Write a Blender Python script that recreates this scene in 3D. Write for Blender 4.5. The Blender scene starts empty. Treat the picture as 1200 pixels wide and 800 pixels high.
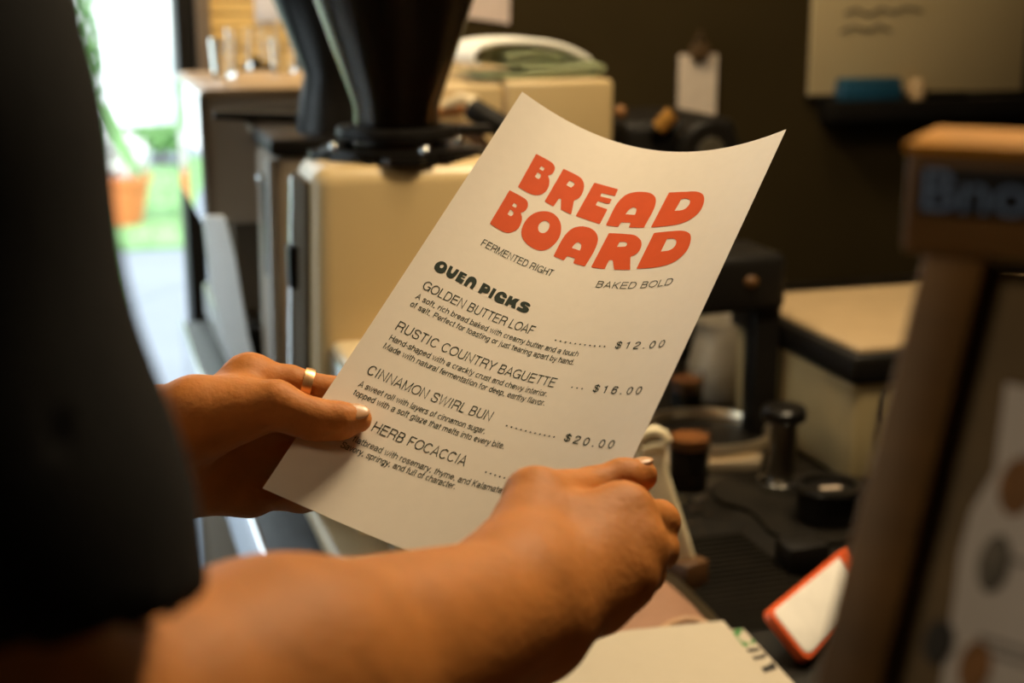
import bpy, bmesh, math, random
import numpy as np
from mathutils import Vector, Matrix, geometry
random.seed(7)
SC = bpy.context.scene
COL = SC.collection

# ------------------------------------------------------------------ camera, world, lights, exposure
CAM_H = 1.5
PITCH = math.radians(14.0)
F_PX = 1667.0
cam_d = bpy.data.cameras.new('camera')
cam_d.lens = 50.01; cam_d.sensor_width = 36.0; cam_d.sensor_fit = 'HORIZONTAL'
cam_d.clip_start = 0.02; cam_d.clip_end = 200
cam_d.dof.use_dof = True; cam_d.dof.focus_distance = 0.765; cam_d.dof.aperture_fstop = 6.0
cam = bpy.data.objects.new('camera', cam_d); COL.objects.link(cam)
cam.location = (0, 0, CAM_H); cam.rotation_euler = (math.radians(90) - PITCH, 0, 0)
SC.camera = cam
SC.view_settings.view_transform = 'Standard'; SC.view_settings.look = 'None'
SC.view_settings.gamma = 1.0; SC.view_settings.use_curve_mapping = False
SC.view_settings.exposure = 0.10

w = bpy.data.worlds.new('daylight_sky'); SC.world = w; w.use_nodes = True
wn = w.node_tree.nodes; wl = w.node_tree.links
bg = wn['Background']; bg.inputs['Color'].default_value = (0.80, 0.93, 1.0, 1); bg.inputs['Strength'].default_value = 3.0

def lamp(name, kind, loc, energy, color, size=0.3, target=None, size_y=None, spread=None):
    d = bpy.data.lights.new(name, kind); d.energy = energy; d.color = color
    if kind == 'AREA':
        d.size = size
        if size_y: d.shape = 'RECTANGLE'; d.size_y = size_y
        if spread: d.spread = math.radians(spread)
    o = bpy.data.objects.new(name, d); COL.objects.link(o); o.location = loc
    if target is not None:
        o.rotation_euler = (Vector(target) - Vector(loc)).to_track_quat('-Z', 'Y').to_euler()
    return o
def RBW(a, b, z): c_, s_ = math.cos(math.radians(17)), math.sin(math.radians(17)); return (a * c_ - b * s_, a * s_ + b * c_, z)
WARM = (1.0, 0.79, 0.50)
lamp('ceiling_lamp_over_menu', 'AREA', (0.50, 1.25, 2.25), 15, WARM, 0.26, (0.05, 0.75, 1.2))
lamp('ceiling_lamp_over_counter', 'AREA', (0.25, 1.45, 2.65), 15, WARM, 0.5, (-0.1, 1.9, 0.9))
lamp('added_blind_light', 'AREA', RBW(0.42, 2.40, 2.5), 15, WARM, 0.25, RBW(0.45, 2.9, 1.45))  # added lamp that lifts the blind and the machine top
lamp('wall_lamp_over_whiteboard', 'AREA', RBW(1.25, 2.3, 2.6), 5, WARM, 0.3, RBW(1.25, 2.95, 1.5))
lamp('added_stand_light', 'AREA', (-1.17, -0.25, 2.62), 5, WARM, 0.35, (0.12, 0.40, 1.35))  # unseen fill lamp added to brighten the wooden menu stand
sun = lamp('sun', 'SUN', (0, 0, 9), 5.0, (1.0, 0.97, 0.9)); sun.rotation_euler = (math.radians(48), 0, math.radians(-25))
sun.data.angle = 0.01

# ------------------------------------------------------------------ measuring helpers
FW = Vector((0, math.cos(PITCH), -math.sin(PITCH))); RT = Vector((1, 0, 0)); UPV = RT.cross(FW)
def P(px, py, d):                       # a point d metres along the lens axis
    return Vector((0, 0, CAM_H)) + d * (FW + RT * ((px - 600) / F_PX) - UPV * ((py - 400) / F_PX))
def ray(px, py): return P(px, py, 1.0) - Vector((0, 0, CAM_H))
def G(px, py, z=0.9):                   # on a horizontal plane
    r = ray(px, py); t = (z - CAM_H) / r.z
    return Vector((0, 0, CAM_H)) + t * r
ROT = math.radians(17.0)
E2 = Vector((math.cos(ROT), math.sin(ROT), 0)); E1 = Vector((-math.sin(ROT), math.cos(ROT), 0))
def RB(a, b, z=0.0): return E2 * a + E1 * b + Vector((0, 0, z))     # room frame: a along the counter, b across it
def AB(p): return (p.dot(E2), p.dot(E1), p.z)
def onB(px, py, b):                     # on a vertical plane parallel to the back wall
    r = ray(px, py); o = Vector((0, 0, CAM_H)); t = (b - o.dot(E1)) / r.dot(E1)
    return o + t * r

# ------------------------------------------------------------------ materials
MATS = {}
def mat(name, col, rough=0.5, metal=0.0, noise=0.06, scale=30.0, bump=0.0, bscale=None, coat=0.0, sss=0.0, trans=0.0, ior=1.45, spec=0.5, stretch=None, emit=None, alpha=1.0):
    if name in MATS: return MATS[name]
    m = bpy.data.materials.new(name); m.use_nodes = True
    nt = m.node_tree; b = nt.nodes['Principled BSDF']
    tc = nt.nodes.new('ShaderNodeTexCoord'); mp = nt.nodes.new('ShaderNodeMapping')
    nt.links.new(tc.outputs['Object'], mp.inputs['Vector'])
    if stretch: mp.inputs['Scale'].default_value = stretch
    nz = nt.nodes.new('ShaderNodeTexNoise'); nz.inputs['Scale'].default_value = scale; nz.inputs['Detail'].default_value = 4
    nt.links.new(mp.outputs['Vector'], nz.inputs['Vector'])
    cr = nt.nodes.new('ShaderNodeValToRGB')
    lo = [max(0, c * (1 - noise)) for c in col]; hi = [min(1, c * (1 + noise)) for c in col]
    cr.color_ramp.elements[0].position = 0.3; cr.color_ramp.elements[1].position = 0.7
    cr.color_ramp.elements[0].color = (*lo, 1); cr.color_ramp.elements[1].color = (*hi, 1)
    nt.links.new(nz.outputs['Fac'], cr.inputs['Fac']); nt.links.new(cr.outputs['Color'], b.inputs['Base Color'])
    b.inputs['Roughness'].default_value = rough; b.inputs['Metallic'].default_value = metal
    b.inputs['IOR'].default_value = ior; b.inputs['Specular IOR Level'].default_value = spec
    b.inputs['Coat Weight'].default_value = coat; b.inputs['Coat Roughness'].default_value = 0.25
    b.inputs['Transmission Weight'].default_value = trans
    if sss:
        b.inputs['Subsurface Weight'].default_value = sss
        b.inputs['Subsurface Radius'].default_value = (0.9, 0.35, 0.15); b.inputs['Subsurface Scale'].default_value = 0.006
    if bump:
        n2 = nt.nodes.new('ShaderNodeTexNoise'); n2.inputs['Scale'].default_value = bscale or scale; n2.inputs['Detail'].default_value = 5
        nt.links.new(mp.outputs['Vector'], n2.inputs['Vector'])
        bp = nt.nodes.new('ShaderNodeBump'); bp.inputs['Strength'].default_value = bump; bp.inputs['Distance'].default_value = 0.002
        nt.links.new(n2.outputs['Fac'], bp.inputs['Height']); nt.links.new(bp.outputs['Normal'], b.inputs['Normal'])
    if emit:
        b.inputs['Emission Color'].default_value = (*emit[0], 1); b.inputs['Emission Strength'].default_value = emit[1]
    MATS[name] = m
    return m
CREAM = mat('cream_enamel', (0.60, 0.44, 0.22), 0.35, noise=0.03, scale=6, coat=0.2)
CREAMW = mat('cream_plastic', (0.64, 0.51, 0.31), 0.35, noise=0.02, scale=8)
GREY = mat('grey_enamel_and_shade', (0.33, 0.265, 0.20), 0.6, noise=0.04, scale=8)
DGREY = mat('dark_grey_enamel_and_shade', (0.11, 0.083, 0.055), 0.9, noise=0.05, scale=8, spec=0.15)
BLACK = mat('black_plastic', (0.009, 0.0075, 0.006), 0.45, noise=0.1, scale=20, spec=0.2)
BLACKG = mat('black_gloss', (0.007, 0.006, 0.005), 0.3, noise=0.1, scale=20, spec=0.3)
RUBBER = mat('black_rubber', (0.010, 0.0078, 0.005), 0.7, noise=0.35, scale=14, bump=0.3, bscale=60, spec=0.1)
STEEL = mat('polished_steel', (0.62, 0.60, 0.56), 0.16, metal=1.0, noise=0.04, scale=5, stretch=(1, 1, 12))
STEELD = mat('dark_steel', (0.20, 0.17, 0.13), 0.3, metal=1.0, noise=0.08, scale=12)
STEELM = mat('mirror_steel', (0.80, 0.82, 0.82), 0.07, metal=1.0, noise=0.02, scale=4)
SATIN = mat('satin_aluminium', (0.72, 0.75, 0.78), 0.45, metal=0.4, noise=0.03, scale=8)
WALL = mat('dark_brown_wall', (0.036, 0.0245, 0.0085), 0.9, noise=0.12, scale=2.5, bump=0.15, bscale=40, spec=0.1)
PAPER = mat('menu_paper', (0.82, 0.74, 0.64), 0.55, noise=0.012, scale=160, bump=0.02, bscale=500, spec=0.3)
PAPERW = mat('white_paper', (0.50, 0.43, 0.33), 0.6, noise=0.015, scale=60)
RED = mat('orange_red_ink', (0.70, 0.095, 0.022), 0.7, noise=0.03, scale=120, spec=0.15)
INK = mat('dark_green_ink', (0.026, 0.038, 0.028), 0.7, noise=0.05, scale=120, spec=0.15)
SKIN = mat('skin', (0.50, 0.180, 0.038), 0.58, noise=0.10, scale=55, bump=0.25, bscale=260, sss=0.15, spec=0.25)
NAIL = mat('nail', (0.60, 0.33, 0.17), 0.35, noise=0.03, scale=80, coat=0.15)
GOLD = mat('gold', (0.95, 0.55, 0.26), 0.34, metal=0.85, noise=0.03, scale=40)
SHIRT = mat('black_cotton', (0.0075, 0.0065, 0.006), 0.9, noise=0.2, scale=90, bump=0.2, bscale=500, spec=0.15)
DENIM = mat('dark_trousers', (0.012, 0.012, 0.014), 0.9, noise=0.2, scale=120)
HAIR = mat('dark_hair', (0.012, 0.008, 0.005), 0.5, noise=0.3, scale=60, stretch=(8, 8, 1))
GLASS = mat('clear_glass', (0.95, 0.95, 0.93), 0.03, noise=0.01, trans=1.0, ior=1.45)
SMOKE = mat('smoked_plastic', (0.35, 0.27, 0.18), 0.22, noise=0.02, trans=1.0, ior=1.3)
COFFEE = mat('black_coffee', (0.010, 0.005, 0.003), 0.15, noise=0.1)
CREMA = mat('coffee_crema', (0.17, 0.058, 0.010), 0.45, noise=0.25, scale=60)
BEAN = mat('roasted_beans', (0.050, 0.026, 0.012), 0.38, noise=0.4, scale=160, bump=1.0, bscale=110)
WOOD = mat('brown_wood', (0.17, 0.080, 0.018), 0.5, noise=0.25, scale=9, stretch=(1, 1, 8), bump=0.1)
WOODD = mat('dark_brown_wood', (0.085, 0.046, 0.016), 0.55, noise=0.25, scale=9, stretch=(1, 1, 8), bump=0.1)
WOODLIT = mat('orange_lit_wood', (0.52, 0.21, 0.006), 0.7, noise=0.15, scale=10, stretch=(8, 1, 1), spec=0.1)  # warm lamplight on the stand's header top, put into the colour
WOODY = mat('yellow_wood', (0.70, 0.46, 0.16), 0.6, noise=0.2, scale=8, stretch=(1, 1, 14))
TILEF = mat('grey_floor', (0.22, 0.21, 0.20), 0.4, noise=0.1, scale=4)

# ------------------------------------------------------------------ mesh helpers
def tag(o, label=None, cat=None, group=None, kind=None):
    if label: o['label'] = label
    if cat: o['category'] = cat
    if group: o['group'] = group
    if kind: o['kind'] = kind
    return o
def thing(name, loc, label, cat, group=None, rz=0.0):
    o = bpy.data.objects.new(name, None); COL.objects.link(o); o.empty_display_size = 0.05
    o.location = loc; o.rotation_euler = (0, 0, rz)
    return tag(o, label, cat, group)
def link(name, me, material, parent=None, smooth=False, world=True):
    if material is not None and len(me.materials) == 0: me.materials.append(material)
    o = bpy.data.objects.new(name, me); COL.objects.link(o)
    if smooth: me.polygons.foreach_set('use_smooth', [True] * len(me.polygons))
    if parent is not None:
        o.parent = parent
        if world:       # the mesh is given in world coordinates
            mw = Matrix.LocRotScale(parent.location, parent.rotation_euler, None)
            if parent.parent: mw = Matrix.LocRotScale(parent.parent.location, parent.parent.rotation_euler, None) @ mw
            o.matrix_parent_inverse = Matrix.Identity(4)
            me.transform(mw.inverted())
    return o
def recenter(o):
    """put a top-level mesh's origin at the middle of its base"""
    co = np.array([v.co[:] for v in o.data.vertices]); c = Vector(((co[:, 0].min() + co[:, 0].max()) / 2, (co[:, 1].min() + co[:, 1].max()) / 2, co[:, 2].min()))
    o.data.transform(Matrix.Translation(-c)); o.location = c
    return o
class MB:
    def __init__(s): s.bm = bmesh.new()
    def hexa(s, pts, bevel=0.0, seg=2):          # 8 corners: bottom ring then top ring
        bm = bmesh.new(); v = [bm.verts.new(p) for p in pts]
        for f in ((0, 3, 2, 1), (4, 5, 6, 7), (0, 1, 5, 4), (1, 2, 6, 5), (2, 3, 7, 6), (3, 0, 4, 7)): bm.faces.new([v[i] for i in f])
        return s._add(bm, bevel, seg)
    def _add(s, bm, bevel=0.0, seg=2):
        bmesh.ops.recalc_face_normals(bm, faces=bm.faces)
        if bevel > 0:
            bmesh.ops.bevel(bm, geom=list(bm.edges), offset=bevel, segments=seg, profile=0.5, affect='EDGES', clamp_overlap=True)
        me = bpy.data.meshes.new('tmp'); bm.to_mesh(me); bm.free(); s.bm.from_mesh(me); bpy.data.meshes.remove(me)
        return s
    def rbox(s, a0, a1, b0, b1, z0, z1, bevel=0.004, seg=2):      # box in the room frame
        return s.hexa([RB(a0, b0, z0), RB(a1, b0, z0), RB(a1, b1, z0), RB(a0, b1, z0), RB(a0, b0, z1), RB(a1, b0, z1), RB(a1, b1, z1), RB(a0, b1, z1)], bevel, seg)
    def obox(s, c, ax, ay, az, bevel=0.0, seg=2):                 # box about c with half axes
        c, ax, ay, az = map(Vector, (c, ax, ay, az))
        return s.hexa([c - ax - ay - az, c + ax - ay - az, c + ax + ay - az, c - ax + ay - az, c - ax - ay + az, c + ax - ay + az, c + ax + ay + az, c - ax + ay + az], bevel, seg)
    def prism(s, pts, ext, bevel=0.0, seg=2):                     # planar outline pushed along ext
        bm = bmesh.new(); ext = Vector(ext); n = len(pts)
        a = [bm.verts.new(Vector(p)) for p in pts]; b = [bm.verts.new(Vector(p) + ext) for p in pts]
        bm.faces.new(a); bm.faces.new(b)
        for i in range(n): bm.faces.new((a[i], a[(i + 1) % n], b[(i + 1) % n], b[i]))
        return s._add(bm, bevel, seg)
    def lathe(s, c, prof, seg=40, axis=(0, 0, 1), close=True):    # prof: (radius, height) pairs
        bm = bmesh.new(); c = Vector(c); q = Vector((0, 0, 1)).rotation_difference(Vector(axis)); rings = []
        for r, h in prof:
            if r < 1e-6: rings.append([bm.verts.new(c + q @ Vector((0, 0, h)))])
            else: rings.append([bm.verts.new(c + q @ Vector((r * math.cos(2 * math.pi * k / seg), r * math.sin(2 * math.pi * k / seg), h))) for k in range(seg)])
        for A, B in zip(rings[:-1], rings[1:]):
            for k in range(seg):
                k2 = (k + 1) % seg
                if len(A) == 1 and len(B) == 1: continue
                if len(A) == 1: bm.faces.new((A[0], B[k], B[k2]))
                elif len(B) == 1: bm.faces.new((A[k], A[k2], B[0]))
                else: bm.faces.new((A[k], A[k2], B[k2], B[k]))
        return s._add(bm)
    def tube(s, pts, r, seg=12):
        pts = [Vector(p) for p in pts]; rr = r if isinstance(r, (list, tuple)) else [r] * len(pts)
        bm = bmesh.new(); rings = []; up = Vector((0, 0, 1))
        t0 = (pts[1] - pts[0]).normalized(); n = t0.cross(up if abs(t0.z) < 0.9 else Vector((1, 0, 0))).normalized()
        for i, p in enumerate(pts):
            t = ((pts[min(i + 1, len(pts) - 1)]) - pts[max(i - 1, 0)]).normalized()
            n = (n - t * n.dot(t)).normalized(); b = t.cross(n)
            rings.append([bm.verts.new(p + rr[i] * (n * math.cos(2 * math.pi * k / seg) + b * math.sin(2 * math.pi * k / seg))) for k in range(seg)])
        for A, B in zip(rings[:-1], rings[1:]):
            for k in range(seg): bm.faces.new((A[k], A[(k + 1) % seg], B[(k + 1) % seg], B[k]))
        bm.faces.new(rings[0]); bm.faces.new(rings[-1])
        return s._add(bm)
    def ball(s, c, r, sc=(1, 1, 1), u=20, v=14, rot=None):
        bm = bmesh.new(); bmesh.ops.create_uvsphere(bm, u_segments=u, v_segments=v, radius=r)
        M = Matrix.Diagonal((*sc, 1))
        if rot is not None: M = rot.to_4x4() @ M
        bmesh.ops.transform(bm, matrix=Matrix.Translation(Vector(c)) @ M, verts=bm.verts)
        return s._add(bm)
    def build(s, name, material, parent=None, smooth=None, auto=40):
        me = bpy.data.meshes.new(name); s.bm.to_mesh(me); s.bm.free()
        o = link(name, me, material, parent)
        if smooth is not False:
            me.polygons.foreach_set('use_smooth', [True] * len(me.polygons))
            try: me.set_sharp_from_angle(angle=math.radians(auto))
            except Exception: pass
        return o
    def top(s, name, material, label, cat, group=None, kind=None, **k):
        o = s.build(name, material, **k); recenter(o); return tag(o, label, cat, group, kind)
def struct(o): o['kind'] = 'structure'; return o

# ------------------------------------------------------------------ the room and the street outside
def wallpart(mb, a0, a1, z0, z1, b0=2.95, b1=3.07): mb.rbox(a0, a1, b0, b1, z0, z1, 0)
m = MB(); m.rbox(-1.6, 3.2, -1.9, 2.95, -0.1, 0.0, 0); struct(m.build('floor', TILEF))
m = MB(); m.rbox(-1.6, 3.2, -1.9, 3.07, 2.75, 2.85, 0); struct(m.build('ceiling', mat('ceiling_paint', (0.14, 0.11, 0.07), 0.9)))
m = MB(); wallpart(m, -1.72, -0.80, 0, 2.85); wallpart(m, -0.80, 0.242, 2.35, 2.85); wallpart(m, 0.242, 0.60, 1.14, 2.85); wallpart(m, 0.242, 0.60, 0, 0.12); wallpart(m, 0.60, 3.32, 0, 2.85); struct(m.build('wall_back', WALL))
m = MB(); m.rbox(-1.72, -1.6, -1.9, 1.2, 0, 2.85, 0); m.rbox(-1.72, -1.6, 2.75, 2.95, 0, 2.85, 0); m.rbox(-1.72, -1.6, 1.2, 2.75, 0, 0.5, 0); m.rbox(-1.72, -1.6, 1.2, 2.75, 2.4, 2.85, 0)
struct(m.build('wall_left', mat('left_wall_paint', (0.14, 0.11, 0.07), 0.85)))
m = MB(); m.rbox(3.2, 3.32, -1.9, 2.95, 0, 2.85, 0); struct(m.build('wall_right', WALL))
m = MB(); m.rbox(-1.72, 3.32, -2.02, -1.9, 0, 2.85, 0); struct(m.build('wall_front', mat('front_wall_paint', (0.10, 0.07, 0.04), 0.85)))
# black steel frame of the open street door, and an unseen window added in the left wall for daylight
fr = MB(); fr.rbox(0.206, 0.242, 2.93, 3.09, 0, 2.35, 0.003); fr.rbox(-0.80, -0.765, 2.93, 3.09, 0, 2.35, 0.003); fr.rbox(-0.765, 0.206, 2.93, 3.09, 2.31, 2.35, 0.003)
struct(fr.build('door_1', BLACK))
wf = MB()
for a in (1.2, 1.96, 2.71): wf.rbox(-1.70, -1.62, a, a + 0.04, 0.5, 2.4, 0.003)
for z in (0.5, 2.36): wf.rbox(-1.70, -1.62, 1.24, 2.71, z, z + 0.04, 0.003)
wo = struct(wf.build('added_window_1', BLACK))
g = MB(); g.rbox(-1.663, -1.657, 1.24, 2.71, 0.54, 2.36, 0); g.build('window_pane', GLASS, wo)
wf = MB(); wf.rbox(0.242, 0.60, 2.96, 3.06, 1.115, 1.14, .002); wf.rbox(0.242, 0.60, 2.96, 3.06, .12, .15, .002); wf.rbox(0.57, 0.60, 2.96, 3.06, .15, 1.115, .002); w2 = struct(wf.build('window_2', BLACK))
g = MB(); g.rbox(0.243, 0.57, 3.005, 3.011, .15, 1.115, 0); g.build('window_pane', GLASS, w2)
# door trim right of the frame
m = MB(); m.rbox(0.243, 0.272, 2.915, 2.95, 1.16, 2.45, 0.003); struct(m.build('trim_1', mat('grey_brown_trim', (0.20, 0.145, 0.10), 0.6)))

m = MB(); m.rbox(-14, 14, 3.08, 30, -0.12, -0.02, 0); struct(m.build('street_pavement', mat('grey_paving', (0.20, 0.22, 0.255), 0.85, scale=1.5)))
PLANTER = onB(133, 222, 9.6); PLANTER.z = 0
# lawn strip beyond the pavement
def blade_mesh():
    bm = bmesh.new()
    for k in range(5000):
        a = random.uniform(-7, 3); b = random.uniform(8.6, 12.4); c = RB(a, b, -0.02); h = random.uniform(0.04, 0.10); th = random.uniform(0, 6.28)
        if (c - PLANTER).length < .4: continue
        d = Vector((math.cos(th), math.sin(th), 0)) * 0.012; lean = Vector((random.uniform(-.05, .05), random.uniform(-.05, .05), h))
        v = [bm.verts.new(c - d), bm.verts.new(c + d), bm.verts.new(c + lean)]
        bm.faces.new(v)
    me = bpy.data.meshes.new('grass'); bm.to_mesh(me); bm.free(); return me
LEAF = mat('grass_green', (0.17, 0.34, 0.12), 0.6, noise=0.3, scale=3)
m = MB(); m.rbox(-14, 14, 8.6, 12.6, -0.03, 0.0, 0); struct(m.build('street_lawn', mat('lawn_ground', (0.18, 0.33, 0.13), 0.9, noise=0.3, scale=2)))
go = link('grass', blade_mesh(), LEAF); tag(go, 'short green grass growing on the lawn strip across the street', 'grass', kind='stuff')
def leaf_cloud(n, fn, size):
    bm = bmesh.new()
    for k in range(n):
        c = fn(); q = Vector((random.gauss(0, 1), random.gauss(0, 1), random.gauss(0, 1))).normalized(); p = q.orthogonal().normalized(); r = q.cross(p)
        s_ = size * random.uniform(0.6, 1.3)
        v = [bm.verts.new(c + x) for x in (p * s_, r * s_ * 0.45 + q * s_ * .12, -p * s_, -r * s_ * 0.45 + q * s_ * .12)]
        bm.faces.new(v)
    me = bpy.data.meshes.new('leaves'); bm.to_mesh(me); bm.free(); return me
def blob(c, r):
    def f():
        while True:
            v = Vector((random.uniform(-1, 1), random.uniform(-1, 1), random.uniform(-1, 1)))
            if 0.5 < v.length < 1: return Vector(c) + Vector((v.x * r[0], v.y * r[1], v.z * r[2]))
    return f
def shrub(name, px, py_base, b, r, label, n=700, size=0.07, z0=0.0):
    c = onB(px, 200, b); c.z = z0
    t = thing(name, c, label, 'shrub')
    link('foliage', leaf_cloud(n, blob(c + Vector((0, 0, r[2] + 0.1)), r), size), LEAF, t)
    k = MB(); k.tube([c - Vector((0, 0, 0.02)), c + Vector((0.02, 0, 0.2 + r[2]))], [0.03, 0.015]); k.build('stem', WOODD, t)
    return t
shrub('shrub', 190, 0, 13.0, (0.6, 0.25, 0.10), 'low green shrub growing behind the lawn at the right of the doorway view', 700)
shrub('shrub', 88, 0, 13.2, (0.30, 0.3, 1.3), 'tall slim shrub by the white building, nearest the dark sleeve in the doorway', 900, 0.06)
sp = onB(137, 160, 7.0)
t = thing('leafy_plant', (sp.x, sp.y, -0.02), 'tall potless plant with one leaning green frond, seen through the doorway', 'plant')
k = MB(); k.tube([(sp.x - .05, sp.y, -0.02), (sp.x - .12, sp.y, 0.55), (sp.x - .10, sp.y, 0.9)], [0.014, 0.012, 0.008]); k.build('stem', LEAF, t)
k = MB(); k.prism([Vector((sp.x + q[0], sp.y + q[2], q[1])) for q in ((-.13, .98, 0), (-.06, .96, .02), (.02, .84, .02), (.10, .66, 0), (.12, .60, -.02), (.05, .66, 0), (-.05, .80, 0))], (0, 0.006, 0)); k.build('frond', LEAF, t)
# white rendered building across the street
bp = RB(-2.5, 14.5)
t = thing('building', bp, 'white rendered building across the street, washed out by daylight', 'building')
k = MB(); k.rbox(-9, 4, 14.5, 18, -0.02, 6, 0); k.build('wall', mat('white_render', (0.85, 0.86, 0.86), 0.8), t)
for a in (-5.2, -3.4, -1.6):
    k = MB(); k.rbox(a, a + 0.9, 14.44, 14.52, 1.3, 2.9, 0.01); wq = k.build('window', SATIN, t)
    k = MB(); k.rbox(a + .07, a + .83, 14.42, 14.45, 1.37, 2.83, 0); k.build('pane', mat('pale_pane', (0.55, 0.65, 0.70), 0.1), wq)
k = MB(); k.rbox(-9.1, 4.1, 14.4, 18.1, 6.0, 6.15, 0.02); k.build('roof', mat('pale_roof', (0.6, 0.6, 0.6), 0.7), t)
pc = PLANTER
t = thing('planter', pc, 'orange terracotta planter with a white bloom on the lawn edge outside', 'planter')
k = MB(); k.lathe(pc, [(0, 0), (0.17, 0), (0.23, 0.27), (0.245, 0.27), (0.245, 0.31), (0.21, 0.31), (0.20, 0.25), (0, 0.25)]); k.build('pot', mat('terracotta', (0.75, 0.22, 0.07), 0.8), t)
link('bloom', leaf_cloud(500, blob(pc + Vector((0, 0, 0.43)), (0.24, 0.2, 0.16)), 0.05), mat('white_petals', (0.85, 0.85, 0.82), 0.6), t)

# ------------------------------------------------------------------ the menu: a curved sheet measured in millimetres (x across 0-180, y down 0-297)
MC = [P(611.9, 107.35, 0.8522), P(921.2, 151.35, 0.7800), P(307.8, 571.84, 0.7031), P(673.57, 680.84, 0.6252)]
mc = [np.array(v) for v in MC]
mn = np.cross((mc[1] - mc[0]) + (mc[3] - mc[2]), (mc[0] - mc[2]) + (mc[1] - mc[3])); mn /= np.linalg.norm(mn)
def sheet(x, y):
    u = np.asarray(x, float)[..., None] / 180; v = np.asarray(y, float)[..., None] / 297
    B = (1 - u) * (1 - v) * mc[0] + u * (1 - v) * mc[1] + (1 - u) * v * mc[2] + u * v * mc[3]
    a = 0.0319 - 0.0108 * v; b = -0.0042 + 0.0135 * v; s_ = 4 * u * (1 - u)
    return B - mn * (a * s_ + b * s_ * (2 * u - 1)) - mn * (0.0006 * 4 * v * (1 - v))
def sheet_n(x, y):
    dx = sheet(x + 0.5, y) - sheet(x - 0.5, y); dy = sheet(x, y - 0.5) - sheet(x, y + 0.5)
    n = np.cross(dx, dy); return n / np.linalg.norm(n, axis=-1, keepdims=True)
menu = thing('menu', (float(mc[2][0] + mc[3][0]) / 2, float(mc[2][1] + mc[3][1]) / 2, float(mc[3][2])), 'curved cream bread menu with orange title held open in both hands', 'menu')
N1, N2 = 72, 60
gx, gy = np.meshgrid(np.linspace(0, 180, N1 + 1), np.linspace(0, 297, N2 + 1), indexing='ij')
top_ = sheet(gx, gy).reshape(-1, 3); bot_ = top_ - sheet_n(gx, gy).reshape(-1, 3) * 0.00025
vid = lambda i, j: i * (N2 + 1) + j
K = len(top_); fs = []
for i in range(N1):
    for j in range(N2):
        q = (vid(i, j), vid(i, j + 1), vid(i + 1, j + 1), vid(i + 1, j)); fs.append(q); fs.append(tuple(K + z for z in q[::-1]))
edge = [vid(i, 0) for i in range(N1)] + [vid(N1, j) for j in range(N2)] + [vid(i, N2) for i in range(N1, 0, -1)] + [vid(0, j) for j in range(N2, 0, -1)]
for p_, q_ in zip(edge, edge[1:] + edge[:1]): fs.append((p_, q_, K + q_, K + p_))
me = bpy.data.meshes.new('sheet'); me.from_pydata(np.concatenate([top_, bot_]).tolist(), [], fs); me.update()
so = link('sheet', me, PAPER, menu, smooth=True)
try: me.set_sharp_from_angle(angle=math.radians(50))
except Exception: pass
def to_sheet(bm, cut=0.0, lift=0.00014):
    if cut:
        xs = [v.co.x for v in bm.verts]; ys = [v.co.y for v in bm.verts]
        for axis, lo, hi, st in ((0, min(xs), max(xs), cut), (1, min(ys), max(ys), cut * 3)):
            c = lo + st
            while c < hi:
                pc_ = (c, 0, 0) if axis == 0 else (0, c, 0); no = (1, 0, 0) if axis == 0 else (0, 1, 0)
                bmesh.ops.bisect_plane(bm, geom=list(bm.verts) + list(bm.edges) + list(bm.faces), dist=1e-5, plane_co=pc_, plane_no=no); c += st
    co = np.array([v.co[:] for v in bm.verts]); Q = sheet(co[:, 0], co[:, 1]) + sheet_n(co[:, 0], co[:, 1]) * lift
    for v, q in zip(bm.verts, Q): v.co = q
    bmesh.ops.recalc_face_normals(bm, faces=bm.faces)
    nn = Vector(mn)
    for f in bm.faces:
        if f.normal.dot(nn) < 0: f.normal_flip()
def outline(loops):
    bm = bmesh.new(); vs = [Vector((x, y, 0)) for l in loops for x, y in l]
    tr = geometry.tessellate_polygon([[Vector((x, y, 0)) for x, y in l] for l in loops])
    bv = [bm.verts.new(v) for v in vs]
    for t_ in tr:
        try: bm.faces.new([bv[i] for i in t_])
        except Exception: pass
    return bm
# a light grotesque alphabet drawn as strokes: cap height 1, each glyph is a list of centre lines
ADV = dict(zip('ABCDEFGHIJKLMNOPQRSTUVWXYZabcdefghijklmnopqrstuvwxyz0123456789 .,-$', [x / 718 for x in (667, 667, 722, 722, 667, 611, 778, 722, 278, 500, 667, 556, 833, 722, 778, 667, 778, 722, 667, 611, 722, 667, 944, 667, 667, 611, 556, 556, 500, 556, 556, 278, 556, 556, 222, 222, 500, 222, 833, 556, 556, 556, 556, 333, 500, 278, 556, 500, 722, 500, 500, 500) + (556,) * 10 + (278, 278, 278, 333, 556)]))
def arc(cx, cy, rx, ry, a0, a1, n=18): return [(cx + rx * math.cos(math.radians(a0 + (a1 - a0) * i / n)), cy + ry * math.sin(math.radians(a0 + (a1 - a0) * i / n))) for i in range(n + 1)]
def crv(p, m=6):
    out = []
    for i in range(len(p) - 1):
        a, b = p[i], p[i + 1]; z = p[i - 1] if i else a; c = p[i + 2] if i + 2 < len(p) else b
        for k in range(m):
            t = k / m; out.append(tuple(0.5 * (2 * a[q] + (b[q] - z[q]) * t + (2 * z[q] - 5 * a[q] + 4 * b[q] - c[q]) * t * t + (3 * a[q] - z[q] - 3 * b[q] + c[q]) * t ** 3) for q in (0, 1)))
    return out + [p[-1]]
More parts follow.
